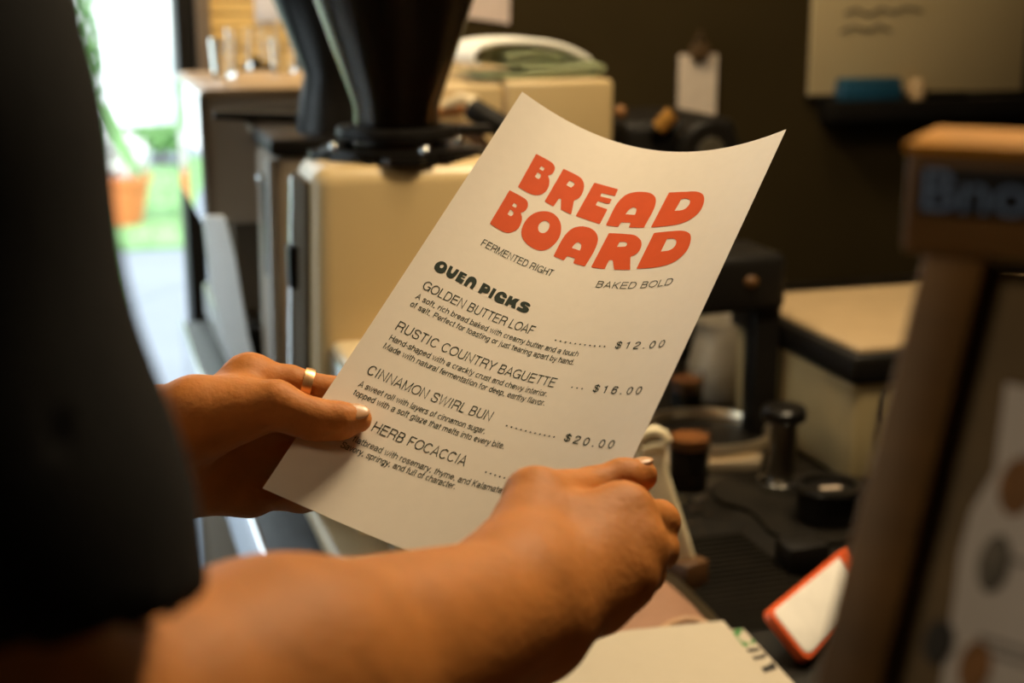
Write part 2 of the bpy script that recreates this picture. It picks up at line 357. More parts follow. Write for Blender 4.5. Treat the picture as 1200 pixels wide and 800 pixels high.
def glyph(ch):
    W = ADV[ch]; L = 0.125; R = W - 0.125; h = 0.048; T = 1 - h; B = h; c = W / 2; rx = (R - L) / 2; X = 0.73; xt = X - h
    l = 0.10; r = W - 0.10; q = (r - l) / 2; xm = (xt + B) / 2; ry = (xt - B) / 2
    st = lambda x, y0=0.0, y1=1.0: [(x, y0), (x, y1)]
    if ch == 'A': return [[(.05, 0), (c, 1), (W - .05, 0)], [(.19, .33), (W - .19, .33)]]
    if ch == 'B': return [st(L), [(L, T), (R - .25, T)] + arc(R - .25, (T + .53) / 2, .21, (T - .53) / 2, 90, -90) + [(L, .53)], [(L, .53), (R - .25, .53)] + arc(R - .25, (.53 + B) / 2, .25, (.53 - B) / 2, 90, -90) + [(L, B)]]
    if ch == 'C': return [arc(c + .01, .5, rx + .05, .5 - h, 38, 322, 36)]
    if ch == 'D': return [st(L), [(L, T), (R - .36, T)] + arc(R - .36, .5, .39, .5 - h, 90, -90, 24) + [(L, B)]]
    if ch == 'E': return [st(L), [(L, T), (W - .07, T)], [(L, .53), (W - .11, .53)], [(L, B), (W - .05, B)]]
    if ch == 'F': return [st(L), [(L, T), (W - .05, T)], [(L, .51), (W - .13, .51)]]
    if ch == 'G': return [arc(c, .5, rx + .06, .5 - h, 40, 322, 36) + [(R + .02, .30)], [(c + .05, .46), (R + .03, .46), (R + .03, 0)]]
    if ch == 'H': return [st(L), st(R), [(L, .53), (R, .53)]]
    if ch == 'I': return [st(c)]
    if ch == 'K': return [st(L), [(R + .03, 1), (L, .37)], [(L + .19, .56), (R + .06, 0)]]
    if ch == 'L': return [st(L), [(L, B), (W - .05, B)]]
    if ch == 'M': return [[(L, 0), (L, 1), (c, .04), (R, 1), (R, 0)]]
    if ch == 'N': return [[(L, 0), (L, 1), (R, 0), (R, 1)]]
    if ch == 'O': return [arc(c, .5, rx + .065, .5 - h, 0, 360, 44)]
    if ch == 'P': return [st(L), [(L, T), (R - .24, T)] + arc(R - .24, (T + .46) / 2, .26, (T - .46) / 2, 90, -90) + [(L, .46)]]
    if ch == 'R': return [st(L), [(L, T), (R - .24, T)] + arc(R - .24, (T + .48) / 2, .25, (T - .48) / 2, 90, -90) + [(L, .48)], crv([(R - .24, .48), (R - .08, .44), (R - .02, .32), (R - .01, .12), (R + .05, 0)])]
    if ch == 'S': return [crv([(R + .01, .70), (R - .03, .86), (c, T), (L + .05, .87), (L + .02, .73), (L + .10, .60), (c, .53), (R - .06, .44), (R + .02, .29), (R - .05, .11), (c, B), (L + .05, .11), (L - .02, .31)])]
    if ch == 'T': return [st(c), [(.04, T), (W - .04, T)]]
    if ch == 'U': return [[(L, 1), (L, .35)] + arc(c, .35, rx, .35 - h, 180, 360, 22) + [(R, 1)]]
    if ch == 'V': return [[(.04, 1), (c, 0), (W - .04, 1)]]
    if ch == 'W': return [[(.04, 1), (W * .27, 0), (c, 1), (W * .73, 0), (W - .04, 1)]]
    if ch == 'Y': return [[(.03, 1), (c, .42), (W - .03, 1)], st(c, 0, .42)]
    if ch == 'a': return [crv([(l + .01, .52), (l + .06, .64), (c, xt), (r - .10, .64), (r - .055, .52), (r - .055, .14), (r - .03, .05), (r + .05, .05)]), crv([(r - .055, .43), (c, .39), (l + .05, .33), (l - .01, .19), (l + .06, .07), (c - .04, B), (r - .12, .10), (r - .055, .24)])]
    if ch == 'b': return [st(l), arc(c + .0, xm, q, ry, 0, 360, 26)]
    if ch == 'c': return [arc(c + .01, xm, q, ry, 42, 318, 24)]
    if ch == 'd': return [st(r), arc(c, xm, q, ry, 0, 360, 26)]
    if ch == 'e': return [[(l, xm + .02), (r, xm + .02)] + arc(c, xm + .01, q, ry, 2, 322, 26)]
    if ch == 'f': return [[(c - .03, 0), (c - .03, .80)] + crv([(c - .03, .80), (c + .0, .93), (W - .02, .955)]), [(-.03, xt), (W - .01, xt)]]
    if ch == 'g': return [arc(c, xm, q, ry, 0, 360, 26), [(r, X), (r, -.08)] + arc(c, -.08, q, .15, 0, -155, 14)]
    if ch == 'h': return [st(l), arc(c, .40, q, xt - .40, 180, 0) + [(r, 0)]]
    if ch == 'i': return [st(c, 0, X), [(c, .89), (c, 1)]]
    if ch == 'j': return [[(c, X), (c, -.14)] + crv([(c, -.14), (c - .04, -.23), (c - .14, -.24)]), [(c, .89), (c, 1)]]
    if ch == 'k': return [st(l), [(r, X), (l, .27)], [(l + .15, .41), (r + .03, 0)]]
    if ch == 'l': return [st(c)]
    if ch == 'm': return [st(l, 0, X), arc((l + c) / 2, .43, (c - l) / 2, xt - .43, 180, 0) + [(c, 0)], arc((r + c) / 2, .43, (c - l) / 2, xt - .43, 180, 0) + [(r, 0)]]
    if ch == 'n': return [st(l, 0, X), arc(c, .40, q, xt - .40, 180, 0) + [(r, 0)]]
    if ch == 'o': return [arc(c, xm, q + .01, ry, 0, 360, 28)]
    if ch == 'p': return [st(l, -.28, X), arc(c, xm, q, ry, 0, 360, 26)]
    if ch == 'r': return [st(l, 0, X), crv([(l, .40), (l + .06, .60), (W - .02, xt)])]
    if ch == 's': return [crv([(r + .0, .52), (r - .06, .65), (c, xt), (l + .05, .63), (l + .03, .50), (c, .39), (r - .03, .29), (r + .0, .18), (r - .06, .07), (c, B), (l + .05, .08), (l - .01, .22)])]
    if ch == 't': return [[(c - .02, .92), (c - .02, .14)] + crv([(c - .02, .14), (c + .02, .05), (W - .03, .05)]), [(-.03, xt), (W + .0, xt)]]
    if ch == 'u': return [st(r, 0, X), [(l, X), (l, .33)] + arc(c, .33, q, .33 - B, 180, 360)]
    if ch == 'v': return [[(.04, X), (c, 0), (W - .04, X)]]
    if ch == 'w': return [[(.03, X), (W * .28, 0), (c, X), (W * .72, 0), (W - .03, X)]]
    if ch == 'x': return [[(.04, X), (W - .04, 0)], [(.04, 0), (W - .04, X)]]
    if ch == 'y': return [[(.04, X), (c + .01, .02)], crv([(W - .04, X), (c + .01, .02), (c - .06, -.18), (.05, -.23)], 5)]
    if ch == 'z': return [[(.06, xt), (W - .07, xt), (.06, B), (W - .05, B)]]
    if ch == '0': return [arc(c, .5, q, .5 - h, 0, 360, 32)]
    if ch == '1': return [st(c + .04), crv([(c + .04, .98), (c - .02, .84), (l + .03, .79)])]
    if ch == '2': return [crv([(l, .70), (l + .06, .88), (c, T), (r - .06, .88), (r, .72), (r - .08, .54), (c - .02, .38), (l + .03, .20), (l, B)]) + [(r + .01, B)]]
    if ch == '6': return [crv([(r - .01, .76), (r - .08, .91), (c + .02, T), (l + .07, .86), (l, .60), (l, .38)]), arc(c, .335, q, .335 - h, 0, 360, 28)]
    if ch == '$': return [crv([(r, .68), (r - .05, .83), (c, .90), (l + .05, .84), (l + .02, .70), (l + .10, .59), (c, .53), (r - .06, .45), (r, .30), (r - .06, .15), (c, .08), (l + .04, .15), (l, .32)]), st(c, -.06, 1.06)]
    if ch == '.': return [[(c - .03, 0), (c - .03, .13)], [(c + .03, 0), (c + .03, .13)]]
    if ch == ',': return [[(c - .03, 0), (c - .03, .13)], [(c + .03, 0), (c + .03, .13)], [(c + .03, .10), (c, .0), (c - .04, -.12)]]
    if ch == '-': return [[(.05, .36), (W - .05, .36)]]
    return []
def text_bm(s_, x0, x1, y0, y1, cap, track=0.0, weight=0.085):
    """lettering fitted between x0 and x1 on a base line running from y0 to y1, in millimetres"""
    pen = 0.0; lines = []
    for ch in s_:
        lines += [[(x + pen, y) for x, y in ln] for ln in glyph(ch)]; pen += ADV[ch] + track
    lo = min(x for ln in lines for x, y in ln); hi = max(x for ln in lines for x, y in ln); sx = (x1 - x0) / (hi - lo)
    bm = bmesh.new(); hw = weight * cap / 2
    for ln in lines:
        p = []
        for x, y in ln:
            px_ = x0 + (x - lo) * sx; q = Vector((px_, y0 + (y1 - y0) * (x - lo) / (hi - lo) - y * cap, 0))
            if not p or (q - p[-1]).length > 1e-4: p.append(q)
        cl = (p[0] - p[-1]).length < 1e-3
        if cl: p = p[:-1]
        n = len(p); va = []; vb = []
        for i in range(n):
            d0 = (p[i] - p[i - 1]).normalized() if (i or cl) else None; d1 = (p[(i + 1) % n] - p[i]).normalized() if (i < n - 1 or cl) else None
            if d0 is None: d0 = d1
            if d1 is None: d1 = d0
            n0 = Vector((-d0.y, d0.x, 0)); n1 = Vector((-d1.y, d1.x, 0)); m_ = n0 + n1
            if m_.length < .35: va.append(bm.verts.new(p[i] + n0 * hw)); vb.append(bm.verts.new(p[i] - n0 * hw)); continue
            m_ = m_ / m_.length; m_ *= hw * min(1 / max(m_.dot(n0), .1), 1.8); va.append(bm.verts.new(p[i] + m_)); vb.append(bm.verts.new(p[i] - m_))
        for i in range(n if cl else n - 1):
            j = (i + 1) % n; bm.faces.new((va[i], va[j], vb[j], vb[i]))
    return bm

BREAD = [
 [[(23.98,33.79),(24.2,33.64),(24.52,33.61),(30.06,33.6),(31.83,33.68),(33.62,33.89),(34.69,34.21),(35.71,34.8),(36.54,35.55),(37.22,36.52),(37.6,37.37),(37.9,38.41),(38.07,39.48),(38.08,40.39),(37.94,41.26),(37.63,42.2),(37.26,42.92),(36.58,43.82),(36.5,44.22),(36.67,44.51),(37.64,45.52),(38.18,46.21),(38.71,47.13),(39.23,48.24),(39.71,49.55),(40.12,51.04),(40.38,52.4),(40.51,53.77),(40.39,55.53),(39.94,57.15),(39.21,58.56),(38.09,59.93),(37.16,60.71),(36.12,61.28),(34.91,61.7),(33.65,61.92),(32.02,61.97),(30.03,61.85),(25.99,61.44),(25.68,61.37),(25.46,61.19),(25.35,60.86),(25.28,60.15),(23.98,36.36),(23.88,34.38)],[(30.22,40.06),(30.4,40.01),(31.82,40.2),(32.35,40.36),(32.45,42.28),(32.41,42.52),(32.24,42.6),(30.04,42.47),(29.97,42.14)],[(30.29,45.42),(31.17,45.4),(31.87,45.51),(32.43,45.81),(32.79,46.25),(33.11,47.09),(33.19,48.15),(33.03,49.0),(32.73,49.4),(32.41,49.54),(31.95,49.58),(30.36,49.19),(30.28,48.67),(30.24,45.8)]],
 [[(42.08,34.7),(42.32,34.56),(42.79,34.54),(48.43,34.85),(51.64,35.31),(53.59,35.83),(54.37,36.17),(55.12,36.62),(55.84,37.17),(56.64,37.91),(57.84,39.42),(58.76,41.15),(59.46,42.98),(59.99,45.0),(60.29,46.87),(60.35,48.71),(60.22,50.02),(59.95,51.11),(59.48,52.06),(58.37,53.63),(58.25,54.26),(58.46,55.15),(61.03,63.65),(61.13,64.28),(60.97,64.45),(60.65,64.47),(54.84,63.78),(54.13,63.6),(53.77,63.23),(50.91,56.78),(50.61,56.36),(50.32,56.24),(49.68,56.4),(49.52,56.54),(49.38,56.85),(49.17,62.74),(49.13,63.14),(49.01,63.43),(48.75,63.53),(48.41,63.51),(43.69,62.73),(43.25,62.6),(43.03,62.38),(42.89,61.44),(41.97,35.89),(41.97,35.01)],[(49.07,41.18),(49.27,41.12),(50.4,41.12),(51.43,41.22),(52.07,41.45),(52.61,41.95),(52.85,42.53),(52.87,43.14),(52.71,44.0),(52.28,45.48),(52.13,45.62),(51.89,45.6),(49.07,45.13),(48.88,45.03),(48.84,44.5),(48.99,41.48)]],
 [[(63.44,36.29),(63.82,36.11),(64.72,36.06),(72.22,36.05),(78.7,36.35),(79.34,36.46),(79.6,36.68),(79.78,37.35),(80.18,41.43),(80.16,41.97),(79.98,42.2),(79.52,42.29),(71.96,42.41),(71.38,42.52),(71.2,42.75),(71.2,43.27),(71.39,44.34),(71.55,44.7),(71.82,44.89),(72.31,44.96),(78.69,45.05),(79.18,45.13),(79.46,45.44),(79.54,46.12),(79.55,48.53),(79.48,48.9),(79.28,49.13),(78.81,49.2),(72.6,49.15),(72.11,49.21),(71.87,49.38),(71.78,49.86),(71.86,51.52),(71.92,52.1),(72.07,52.42),(72.24,52.56),(72.59,52.65),(75.04,52.87),(79.6,53.35),(80.08,53.5),(80.31,53.75),(80.45,54.57),(80.99,64.55),(81.0,65.27),(80.91,65.59),(80.66,65.73),(80.3,65.74),(72.68,65.03),(65.0,64.64),(64.65,64.58),(64.4,64.4),(64.29,64.07),(64.24,63.5),(63.32,37.58),(63.32,36.68)]],
 [[(85.21,65.59),(85.06,65.29),(84.99,64.88),(84.14,54.68),(83.97,50.73),(84.07,47.91),(84.26,46.33),(84.52,44.94),(84.92,43.33),(85.39,41.9),(85.86,40.8),(86.37,39.9),(86.9,39.19),(87.6,38.48),(88.79,37.58),(90.22,36.81),(91.76,36.19),(93.39,35.76),(95.38,35.47),(97.6,35.37),(99.33,35.47),(100.98,35.77),(102.37,36.21),(103.78,36.88),(105.01,37.67),(106.16,38.68),(107.05,39.71),(107.86,41.0),(108.49,42.33),(109.06,44.0),(109.48,45.63),(109.78,47.23),(110.06,50.76),(110.13,54.93),(110.04,62.94),(110.01,63.48),(109.88,63.79),(109.6,63.95),(109.23,64.0),(100.43,64.68),(100.17,64.52),(100.04,64.18),(99.76,61.78),(99.63,61.26),(99.3,61.01),(98.41,61.01),(94.4,61.36),(93.69,61.54),(93.48,61.78),(93.4,62.15),(93.2,64.83),(93.05,65.13),(92.88,65.25),(92.4,65.34),(85.85,65.72),(85.49,65.71)],[(93.36,54.74),(93.32,54.53),(93.47,52.66),(93.71,51.29),(94.22,50.08),(94.92,49.22),(95.44,48.89),(95.93,48.74),(96.47,48.71),(97.06,48.81),(97.51,48.99),(97.94,49.29),(98.63,50.14),(98.91,50.79),(99.16,51.75),(99.5,54.1),(99.46,54.32),(99.24,54.39),(93.69,54.78)]],
 [[(114.27,35.01),(114.55,34.85),(115.35,34.77),(122.26,34.66),(129.63,34.98),(132.16,35.28),(133.42,35.57),(134.55,35.94),(136.72,36.95),(138.58,38.23),(139.37,38.96),(140.11,39.77),(141.12,41.17),(141.92,42.61),(142.5,44.02),(143.01,45.72),(143.42,47.68),(143.6,49.38),(143.6,50.97),(143.38,52.55),(143.01,53.88),(142.44,55.19),(141.72,56.36),(140.85,57.4),(139.77,58.38),(138.58,59.24),(137.18,60.03),(135.67,60.7),(134.31,61.19),(133.12,61.51),(130.08,62.03),(115.33,63.47),(114.98,63.47),(114.73,63.34),(114.61,63.04),(114.57,62.34),(114.12,36.27),(114.14,35.39)],[(125.29,40.97),(125.5,40.89),(127.64,40.67),(128.51,40.71),(129.29,40.89),(130.44,41.37),(131.27,41.88),(131.89,42.44),(132.37,43.11),(132.81,44.15),(133.0,45.12),(133.0,46.15),(132.81,47.2),(132.47,48.14),(131.97,48.93),(131.3,49.57),(130.58,49.97),(129.74,50.2),(128.68,50.31),(125.18,50.32),(124.98,50.26),(124.94,49.89),(125.21,41.48)]],
]
BOARD = [
 [[(22.59,66.55),(22.81,66.41),(23.12,66.37),(27.66,66.34),(30.2,66.45),(32.19,66.71),(33.35,67.1),(34.23,67.66),(35.0,68.45),(35.61,69.44),(36.01,70.4),(36.28,71.42),(36.42,72.6),(36.41,73.76),(36.27,74.59),(35.95,75.48),(35.52,76.27),(34.92,77.01),(34.84,77.28),(35.03,77.67),(36.58,79.46),(37.38,81.03),(37.8,82.3),(38.12,83.6),(38.38,85.2),(38.48,86.51),(38.38,88.21),(37.97,89.78),(37.13,91.52),(36.11,92.9),(35.21,93.66),(34.28,94.12),(32.97,94.49),(31.61,94.66),(30.0,94.64),(27.82,94.41),(23.97,93.85),(23.67,93.76),(23.46,93.56),(23.33,92.55),(22.49,67.84),(22.48,66.98)],[(28.57,73.03),(29.1,73.06),(30.48,73.36),(30.67,73.46),(30.73,73.7),(30.78,75.44),(30.71,75.63),(30.51,75.66),(28.67,75.53),(28.41,75.42),(28.49,73.45)],[(28.75,78.4),(29.74,78.48),(30.43,78.64),(30.88,78.86),(31.25,79.25),(31.51,79.93),(31.58,80.94),(31.39,81.9),(31.03,82.4),(30.73,82.54),(30.27,82.57),(29.0,82.3),(28.83,82.19),(28.71,78.9)]],
 [[(46.02,69.21),(47.11,68.73),(48.15,68.43),(49.22,68.26),(50.33,68.24),(51.34,68.36),(52.48,68.68),(53.48,69.09),(54.6,69.7),(55.67,70.43),(56.71,71.28),(57.68,72.24),(58.57,73.31),(59.38,74.47),(60.09,75.7),(60.78,77.11),(61.42,78.71),(61.9,80.19),(62.27,81.68),(62.49,83.02),(62.6,84.49),(62.59,85.93),(62.45,87.47),(62.19,88.96),(61.8,90.52),(61.38,91.77),(60.86,92.95),(60.29,93.93),(59.62,94.81),(58.93,95.47),(58.06,96.09),(57.1,96.56),(56.08,96.88),(55.01,97.06),(53.92,97.13),(52.69,97.08),(51.45,96.92),(50.08,96.62),(48.85,96.25),(47.64,95.77),(46.45,95.19),(44.52,93.93),(42.99,92.48),(42.27,91.58),(41.72,90.72),(41.17,89.67),(40.72,88.58),(40.28,87.16),(39.95,85.71),(39.71,84.11),(39.59,82.5),(39.58,81.06),(39.67,79.63),(39.89,78.24),(40.23,76.75),(40.64,75.46),(41.16,74.23),(41.72,73.2),(42.36,72.26),(43.17,71.32),(44.07,70.49),(45.04,69.78)],[(49.57,75.43),(50.14,75.26),(50.76,75.3),(51.51,75.53),(52.24,75.95),(52.67,76.34),(53.04,76.82),(53.39,77.51),(53.69,78.38),(53.92,79.42),(54.02,80.46),(53.98,81.46),(53.83,82.28),(53.57,83.03),(53.18,83.68),(52.66,84.2),(52.14,84.48),(51.44,84.63),(50.82,84.61),(50.2,84.42),(49.73,84.13),(49.2,83.64),(48.67,82.93),(48.23,82.13),(47.87,81.13),(47.68,80.25),(47.61,79.51),(47.65,78.79),(47.82,77.98),(48.14,77.1),(48.59,76.32),(49.08,75.76)]],
 [[(65.74,97.27),(65.59,96.96),(65.51,96.42),(64.81,87.83),(64.7,83.62),(64.85,80.47),(65.28,77.87),(66.02,75.58),(66.46,74.64),(66.99,73.77),(67.53,73.08),(68.23,72.39),(69.31,71.6),(70.5,70.99),(71.91,70.51),(73.27,70.24),(74.69,70.13),(76.03,70.21),(77.41,70.48),(78.66,70.89),(80.04,71.54),(81.25,72.31),(82.27,73.15),(83.31,74.24),(84.23,75.45),(85.0,76.76),(85.53,77.96),(86.02,79.48),(86.45,81.31),(86.77,83.11),(87.09,86.79),(87.13,89.66),(87.06,93.05),(86.89,97.94),(86.85,98.32),(86.72,98.6),(86.45,98.72),(86.08,98.74),(79.84,98.47),(79.25,98.37),(79.08,98.25),(78.92,97.94),(78.55,95.5),(78.38,95.01),(78.23,94.86),(77.9,94.74),(76.6,94.64),(73.85,94.49),(73.32,94.61),(73.1,95.12),(72.81,97.82),(72.66,98.09),(72.5,98.18),(71.9,98.18),(66.43,97.52),(65.96,97.42)],[(73.01,87.92),(73.09,86.03),(73.28,84.81),(73.7,83.71),(74.23,83.04),(74.54,82.85),(74.89,82.76),(75.29,82.78),(75.83,82.94),(76.36,83.22),(76.86,83.61),(77.56,84.5),(77.9,85.23),(78.16,86.13),(78.42,88.06),(78.35,88.35),(73.33,88.01)]],
 [[(89.75,71.26),(90.01,71.08),(90.75,70.94),(94.65,70.43),(97.96,70.11),(103.11,69.87),(104.36,69.88),(105.5,69.99),(106.54,70.21),(107.59,70.57),(108.66,71.07),(109.72,71.67),(110.76,72.38),(111.76,73.18),(112.69,74.1),(113.4,74.96),(114.31,76.52),(115.0,78.41),(115.35,80.38),(115.32,82.06),(114.99,83.43),(114.45,84.51),(113.67,85.38),(112.0,86.65),(111.81,86.91),(111.78,87.25),(112.11,88.13),(115.66,95.83),(115.83,96.26),(115.86,96.59),(115.67,96.77),(115.33,96.83),(108.75,97.36),(106.29,97.61),(105.93,97.55),(105.71,97.42),(105.24,96.81),(101.85,91.29),(101.44,90.93),(100.82,90.86),(99.57,91.04),(99.4,91.15),(99.27,91.44),(99.66,97.31),(99.63,97.81),(99.46,98.04),(98.88,98.15),(91.5,98.46),(91.15,98.45),(90.89,98.31),(90.76,98.02),(90.7,97.34),(89.65,72.65),(89.63,71.64)],[(99.41,76.61),(99.6,76.51),(101.13,76.23),(102.31,76.08),(103.29,76.11),(104.02,76.38),(104.43,76.71),(104.76,77.12),(105.01,77.74),(105.09,78.34),(105.04,78.89),(104.87,79.21),(104.6,79.44),(104.15,79.64),(102.54,80.02),(99.68,80.39),(99.5,80.34),(99.35,77.05)]],
 [[(118.88,67.98),(119.25,67.77),(120.42,67.61),(124.38,67.19),(127.6,66.95),(131.85,66.86),(134.51,66.91),(136.23,67.04),(137.42,67.22),(138.65,67.52),(140.9,68.37),(142.88,69.53),(143.84,70.3),(144.59,71.03),(145.48,72.17),(146.18,73.36),(146.85,74.88),(147.4,76.53),(147.92,78.59),(148.23,80.42),(148.33,81.99),(148.22,83.44),(147.9,84.89),(147.4,86.34),(146.7,87.76),(145.85,89.06),(144.94,90.15),(143.9,91.12),(142.74,91.96),(141.37,92.73),(139.86,93.34),(138.14,93.85),(136.21,94.27),(133.83,94.65),(128.66,95.21),(120.35,95.82),(120.02,95.79),(119.86,95.7),(119.73,95.42),(119.68,94.75),(118.76,69.35),(118.75,68.36)],[(129.99,73.08),(130.2,73.01),(132.77,72.9),(133.62,72.96),(134.53,73.15),(135.33,73.49),(135.97,73.91),(136.71,74.59),(137.18,75.23),(137.65,76.22),(137.95,77.33),(138.05,78.36),(137.93,79.4),(137.6,80.3),(137.1,81.06),(136.44,81.66),(135.63,82.1),(134.82,82.34),(133.8,82.49),(130.14,82.66),(130.07,82.32),(129.93,73.65)]],
]
PICKS = [
 [[(12.86,131.42),(13.45,131.17),(14.08,131.03),(14.62,131.05),(15.27,131.23),(15.88,131.58),(16.34,131.99),(16.72,132.52),(17.07,133.24),(17.35,134.15),(17.51,135.08),(17.53,135.88),(17.42,136.66),(17.19,137.37),(16.83,137.99),(16.43,138.39),(15.76,138.75),(15.14,138.91),(14.39,138.97),(13.74,138.89),(13.1,138.69),(12.49,138.36),(12.01,137.99),(11.61,137.5),(11.3,136.93),(11.11,136.29),(11.03,135.49),(11.08,134.57),(11.23,133.81),(11.55,133.0),(11.97,132.27),(12.41,131.74)],[(14.06,132.92),(14.35,132.8),(14.78,132.89),(15.06,133.12),(15.23,133.48),(15.29,134.02),(15.21,134.81),(15.03,135.27),(14.79,135.51),(14.38,135.61),(13.95,135.49),(13.67,135.25),(13.5,134.89),(13.43,134.36),(13.51,133.84),(13.76,133.27)]],
 [[(17.99,131.23),(18.15,131.18),(19.47,131.27),(19.66,131.33),(19.71,131.41),(19.92,133.54),(20.06,134.48),(20.27,135.12),(20.42,135.33),(20.61,135.47),(20.82,135.52),(21.12,135.44),(21.27,135.27),(21.36,135.05),(21.56,133.89),(21.72,131.64),(21.77,131.41),(21.84,131.35),(23.25,131.37),(23.44,131.42),(23.49,131.49),(23.54,133.89),(23.49,135.36),(23.33,136.52),(23.05,137.36),(22.64,138.09),(22.33,138.43),(22.07,138.64),(21.46,138.87),(20.7,138.88),(19.93,138.67),(19.42,138.35),(18.98,137.9),(18.71,137.45),(18.47,136.81),(18.29,135.88),(18.14,134.54),(17.96,131.57)]],
 [[(24.37,131.52),(24.64,131.45),(28.0,131.48),(28.22,131.49),(28.37,131.59),(28.45,132.63),(28.4,132.95),(28.22,133.0),(26.88,132.99),(26.71,133.04),(26.68,133.13),(26.73,133.76),(26.85,133.88),(28.16,133.79),(28.34,133.83),(28.37,133.91),(28.35,134.54),(28.25,134.71),(26.62,134.88),(26.46,134.96),(26.46,135.31),(26.57,135.64),(26.76,135.71),(27.43,135.78),(28.56,135.9),(28.74,135.96),(28.79,136.04),(28.74,138.41),(28.67,138.75),(28.39,138.81),(24.7,138.67),(24.51,138.63),(24.46,138.56),(24.32,131.86)]],
 [[(29.89,138.93),(29.81,138.59),(29.64,135.75),(29.66,134.41),(29.75,133.49),(29.9,132.86),(30.17,132.31),(30.62,131.78),(31.09,131.48),(31.51,131.32),(31.95,131.24),(32.4,131.22),(32.86,131.29),(33.64,131.64),(34.33,132.23),(34.8,132.9),(35.16,133.81),(35.42,135.03),(35.52,136.25),(35.37,139.01),(35.31,139.06),(35.11,139.07),(33.52,138.84),(33.45,138.79),(33.4,138.57),(33.4,136.56),(33.28,135.48),(33.13,135.1),(32.95,134.92),(32.74,134.84),(32.42,134.89),(32.2,135.14),(32.0,135.88),(31.72,138.63),(31.64,138.97),(31.36,139.04),(30.12,139.0)]],
 [[(38.51,132.02),(38.69,131.96),(40.43,132.01),(41.96,132.24),(42.42,132.4),(42.76,132.6),(43.05,132.87),(43.38,133.32),(43.75,134.09),(44.01,135.04),(44.11,135.86),(44.03,136.64),(43.85,137.1),(43.46,137.53),(42.78,137.94),(42.14,138.14),(41.03,138.29),(40.92,138.47),(40.8,139.35),(40.68,139.48),(39.06,139.26),(38.76,139.15),(38.68,138.68),(38.47,132.29)],[(40.62,133.96),(41.4,133.84),(41.63,133.86),(41.86,133.96),(42.01,134.19),(42.07,134.46),(42.0,134.69),(41.91,134.77),(41.6,134.9),(40.81,134.98),(40.75,134.9)]],
 [[(44.97,132.54),(45.15,132.5),(46.81,132.69),(47.0,132.77),(47.04,132.86),(47.14,139.72),(47.08,139.78),(46.88,139.8),(45.46,139.69),(45.24,139.65),(45.12,139.51),(44.92,132.88)]],
 [[(54.62,136.06),(54.33,136.1),(52.54,135.94),(52.38,135.77),(52.0,135.02),(51.69,134.76),(51.45,134.67),(51.22,134.66),(51.02,134.74),(50.88,134.92),(50.74,135.4),(50.79,135.94),(51.0,136.46),(51.37,136.86),(51.72,136.98),(52.32,137.03),(54.31,136.89),(54.46,137.0),(54.51,137.24),(54.83,139.84),(54.8,140.17),(54.61,140.25),(52.9,140.54),(52.2,140.61),(51.6,140.59),(50.52,140.38),(50.05,140.2),(49.59,139.94),(49.28,139.69),(48.9,139.29),(48.41,138.43),(48.25,137.89),(48.17,137.34),(48.2,136.14),(48.47,134.88),(48.7,134.31),(48.94,133.89),(49.23,133.51),(49.65,133.12),(50.13,132.81),(50.55,132.65),(51.01,132.56),(51.48,132.56),(51.97,132.63),(52.57,132.82),(53.05,133.04),(53.5,133.33),(53.91,133.71),(54.25,134.16),(54.43,134.55),(54.54,134.96),(54.65,135.92)]],
 [[(55.49,133.23),(55.91,133.18),(57.24,133.21),(57.44,133.28),(57.55,133.48),(57.98,135.58),(58.08,135.5),(59.08,133.87),(59.23,133.71),(59.56,133.63),(61.35,133.5),(61.71,133.48),(61.88,133.53),(61.89,133.71),(61.29,136.19),(61.25,136.57),(62.38,140.37),(62.37,140.46),(62.21,140.52),(60.02,140.37),(59.92,140.33),(59.79,140.14),(59.49,139.2),(59.36,138.99),(59.15,138.91),(57.94,138.79),(57.84,138.81),(57.75,138.97),(57.73,140.43),(57.67,140.63),(57.36,140.66),(55.91,140.48),(55.7,140.41),(55.62,140.21),(55.61,139.95),(55.44,133.57)]],
 [[(69.55,136.13),(69.36,136.16),(67.21,135.79),(66.53,135.37),(66.33,135.39),(66.26,135.59),(66.33,135.84),(66.64,136.1),(68.4,136.71),(69.13,137.1),(69.59,137.45),(69.95,137.91),(70.11,138.31),(70.19,138.73),(70.2,139.13),(70.13,139.51),(69.8,140.14),(69.56,140.4),(69.2,140.68),(68.67,140.92),(68.1,141.05),(67.37,141.1),(66.26,141.06),(65.27,140.93),(63.4,140.57),(63.22,140.46),(63.18,140.23),(63.19,138.49),(63.27,138.31),(63.47,138.29),(64.97,138.52),(65.71,138.57),(66.05,138.5),(66.25,138.25),(66.18,138.03),(65.98,137.87),(64.86,137.44),(64.5,137.24),(63.97,136.75),(63.65,136.27),(63.48,135.73),(63.52,135.07),(63.77,134.52),(64.27,134.04),(65.01,133.71),(65.95,133.55),(66.94,133.61),(67.83,133.86),(68.32,134.1),(68.8,134.4),(69.43,135.01),(69.56,135.26),(69.61,135.53),(69.61,135.93)]],
]

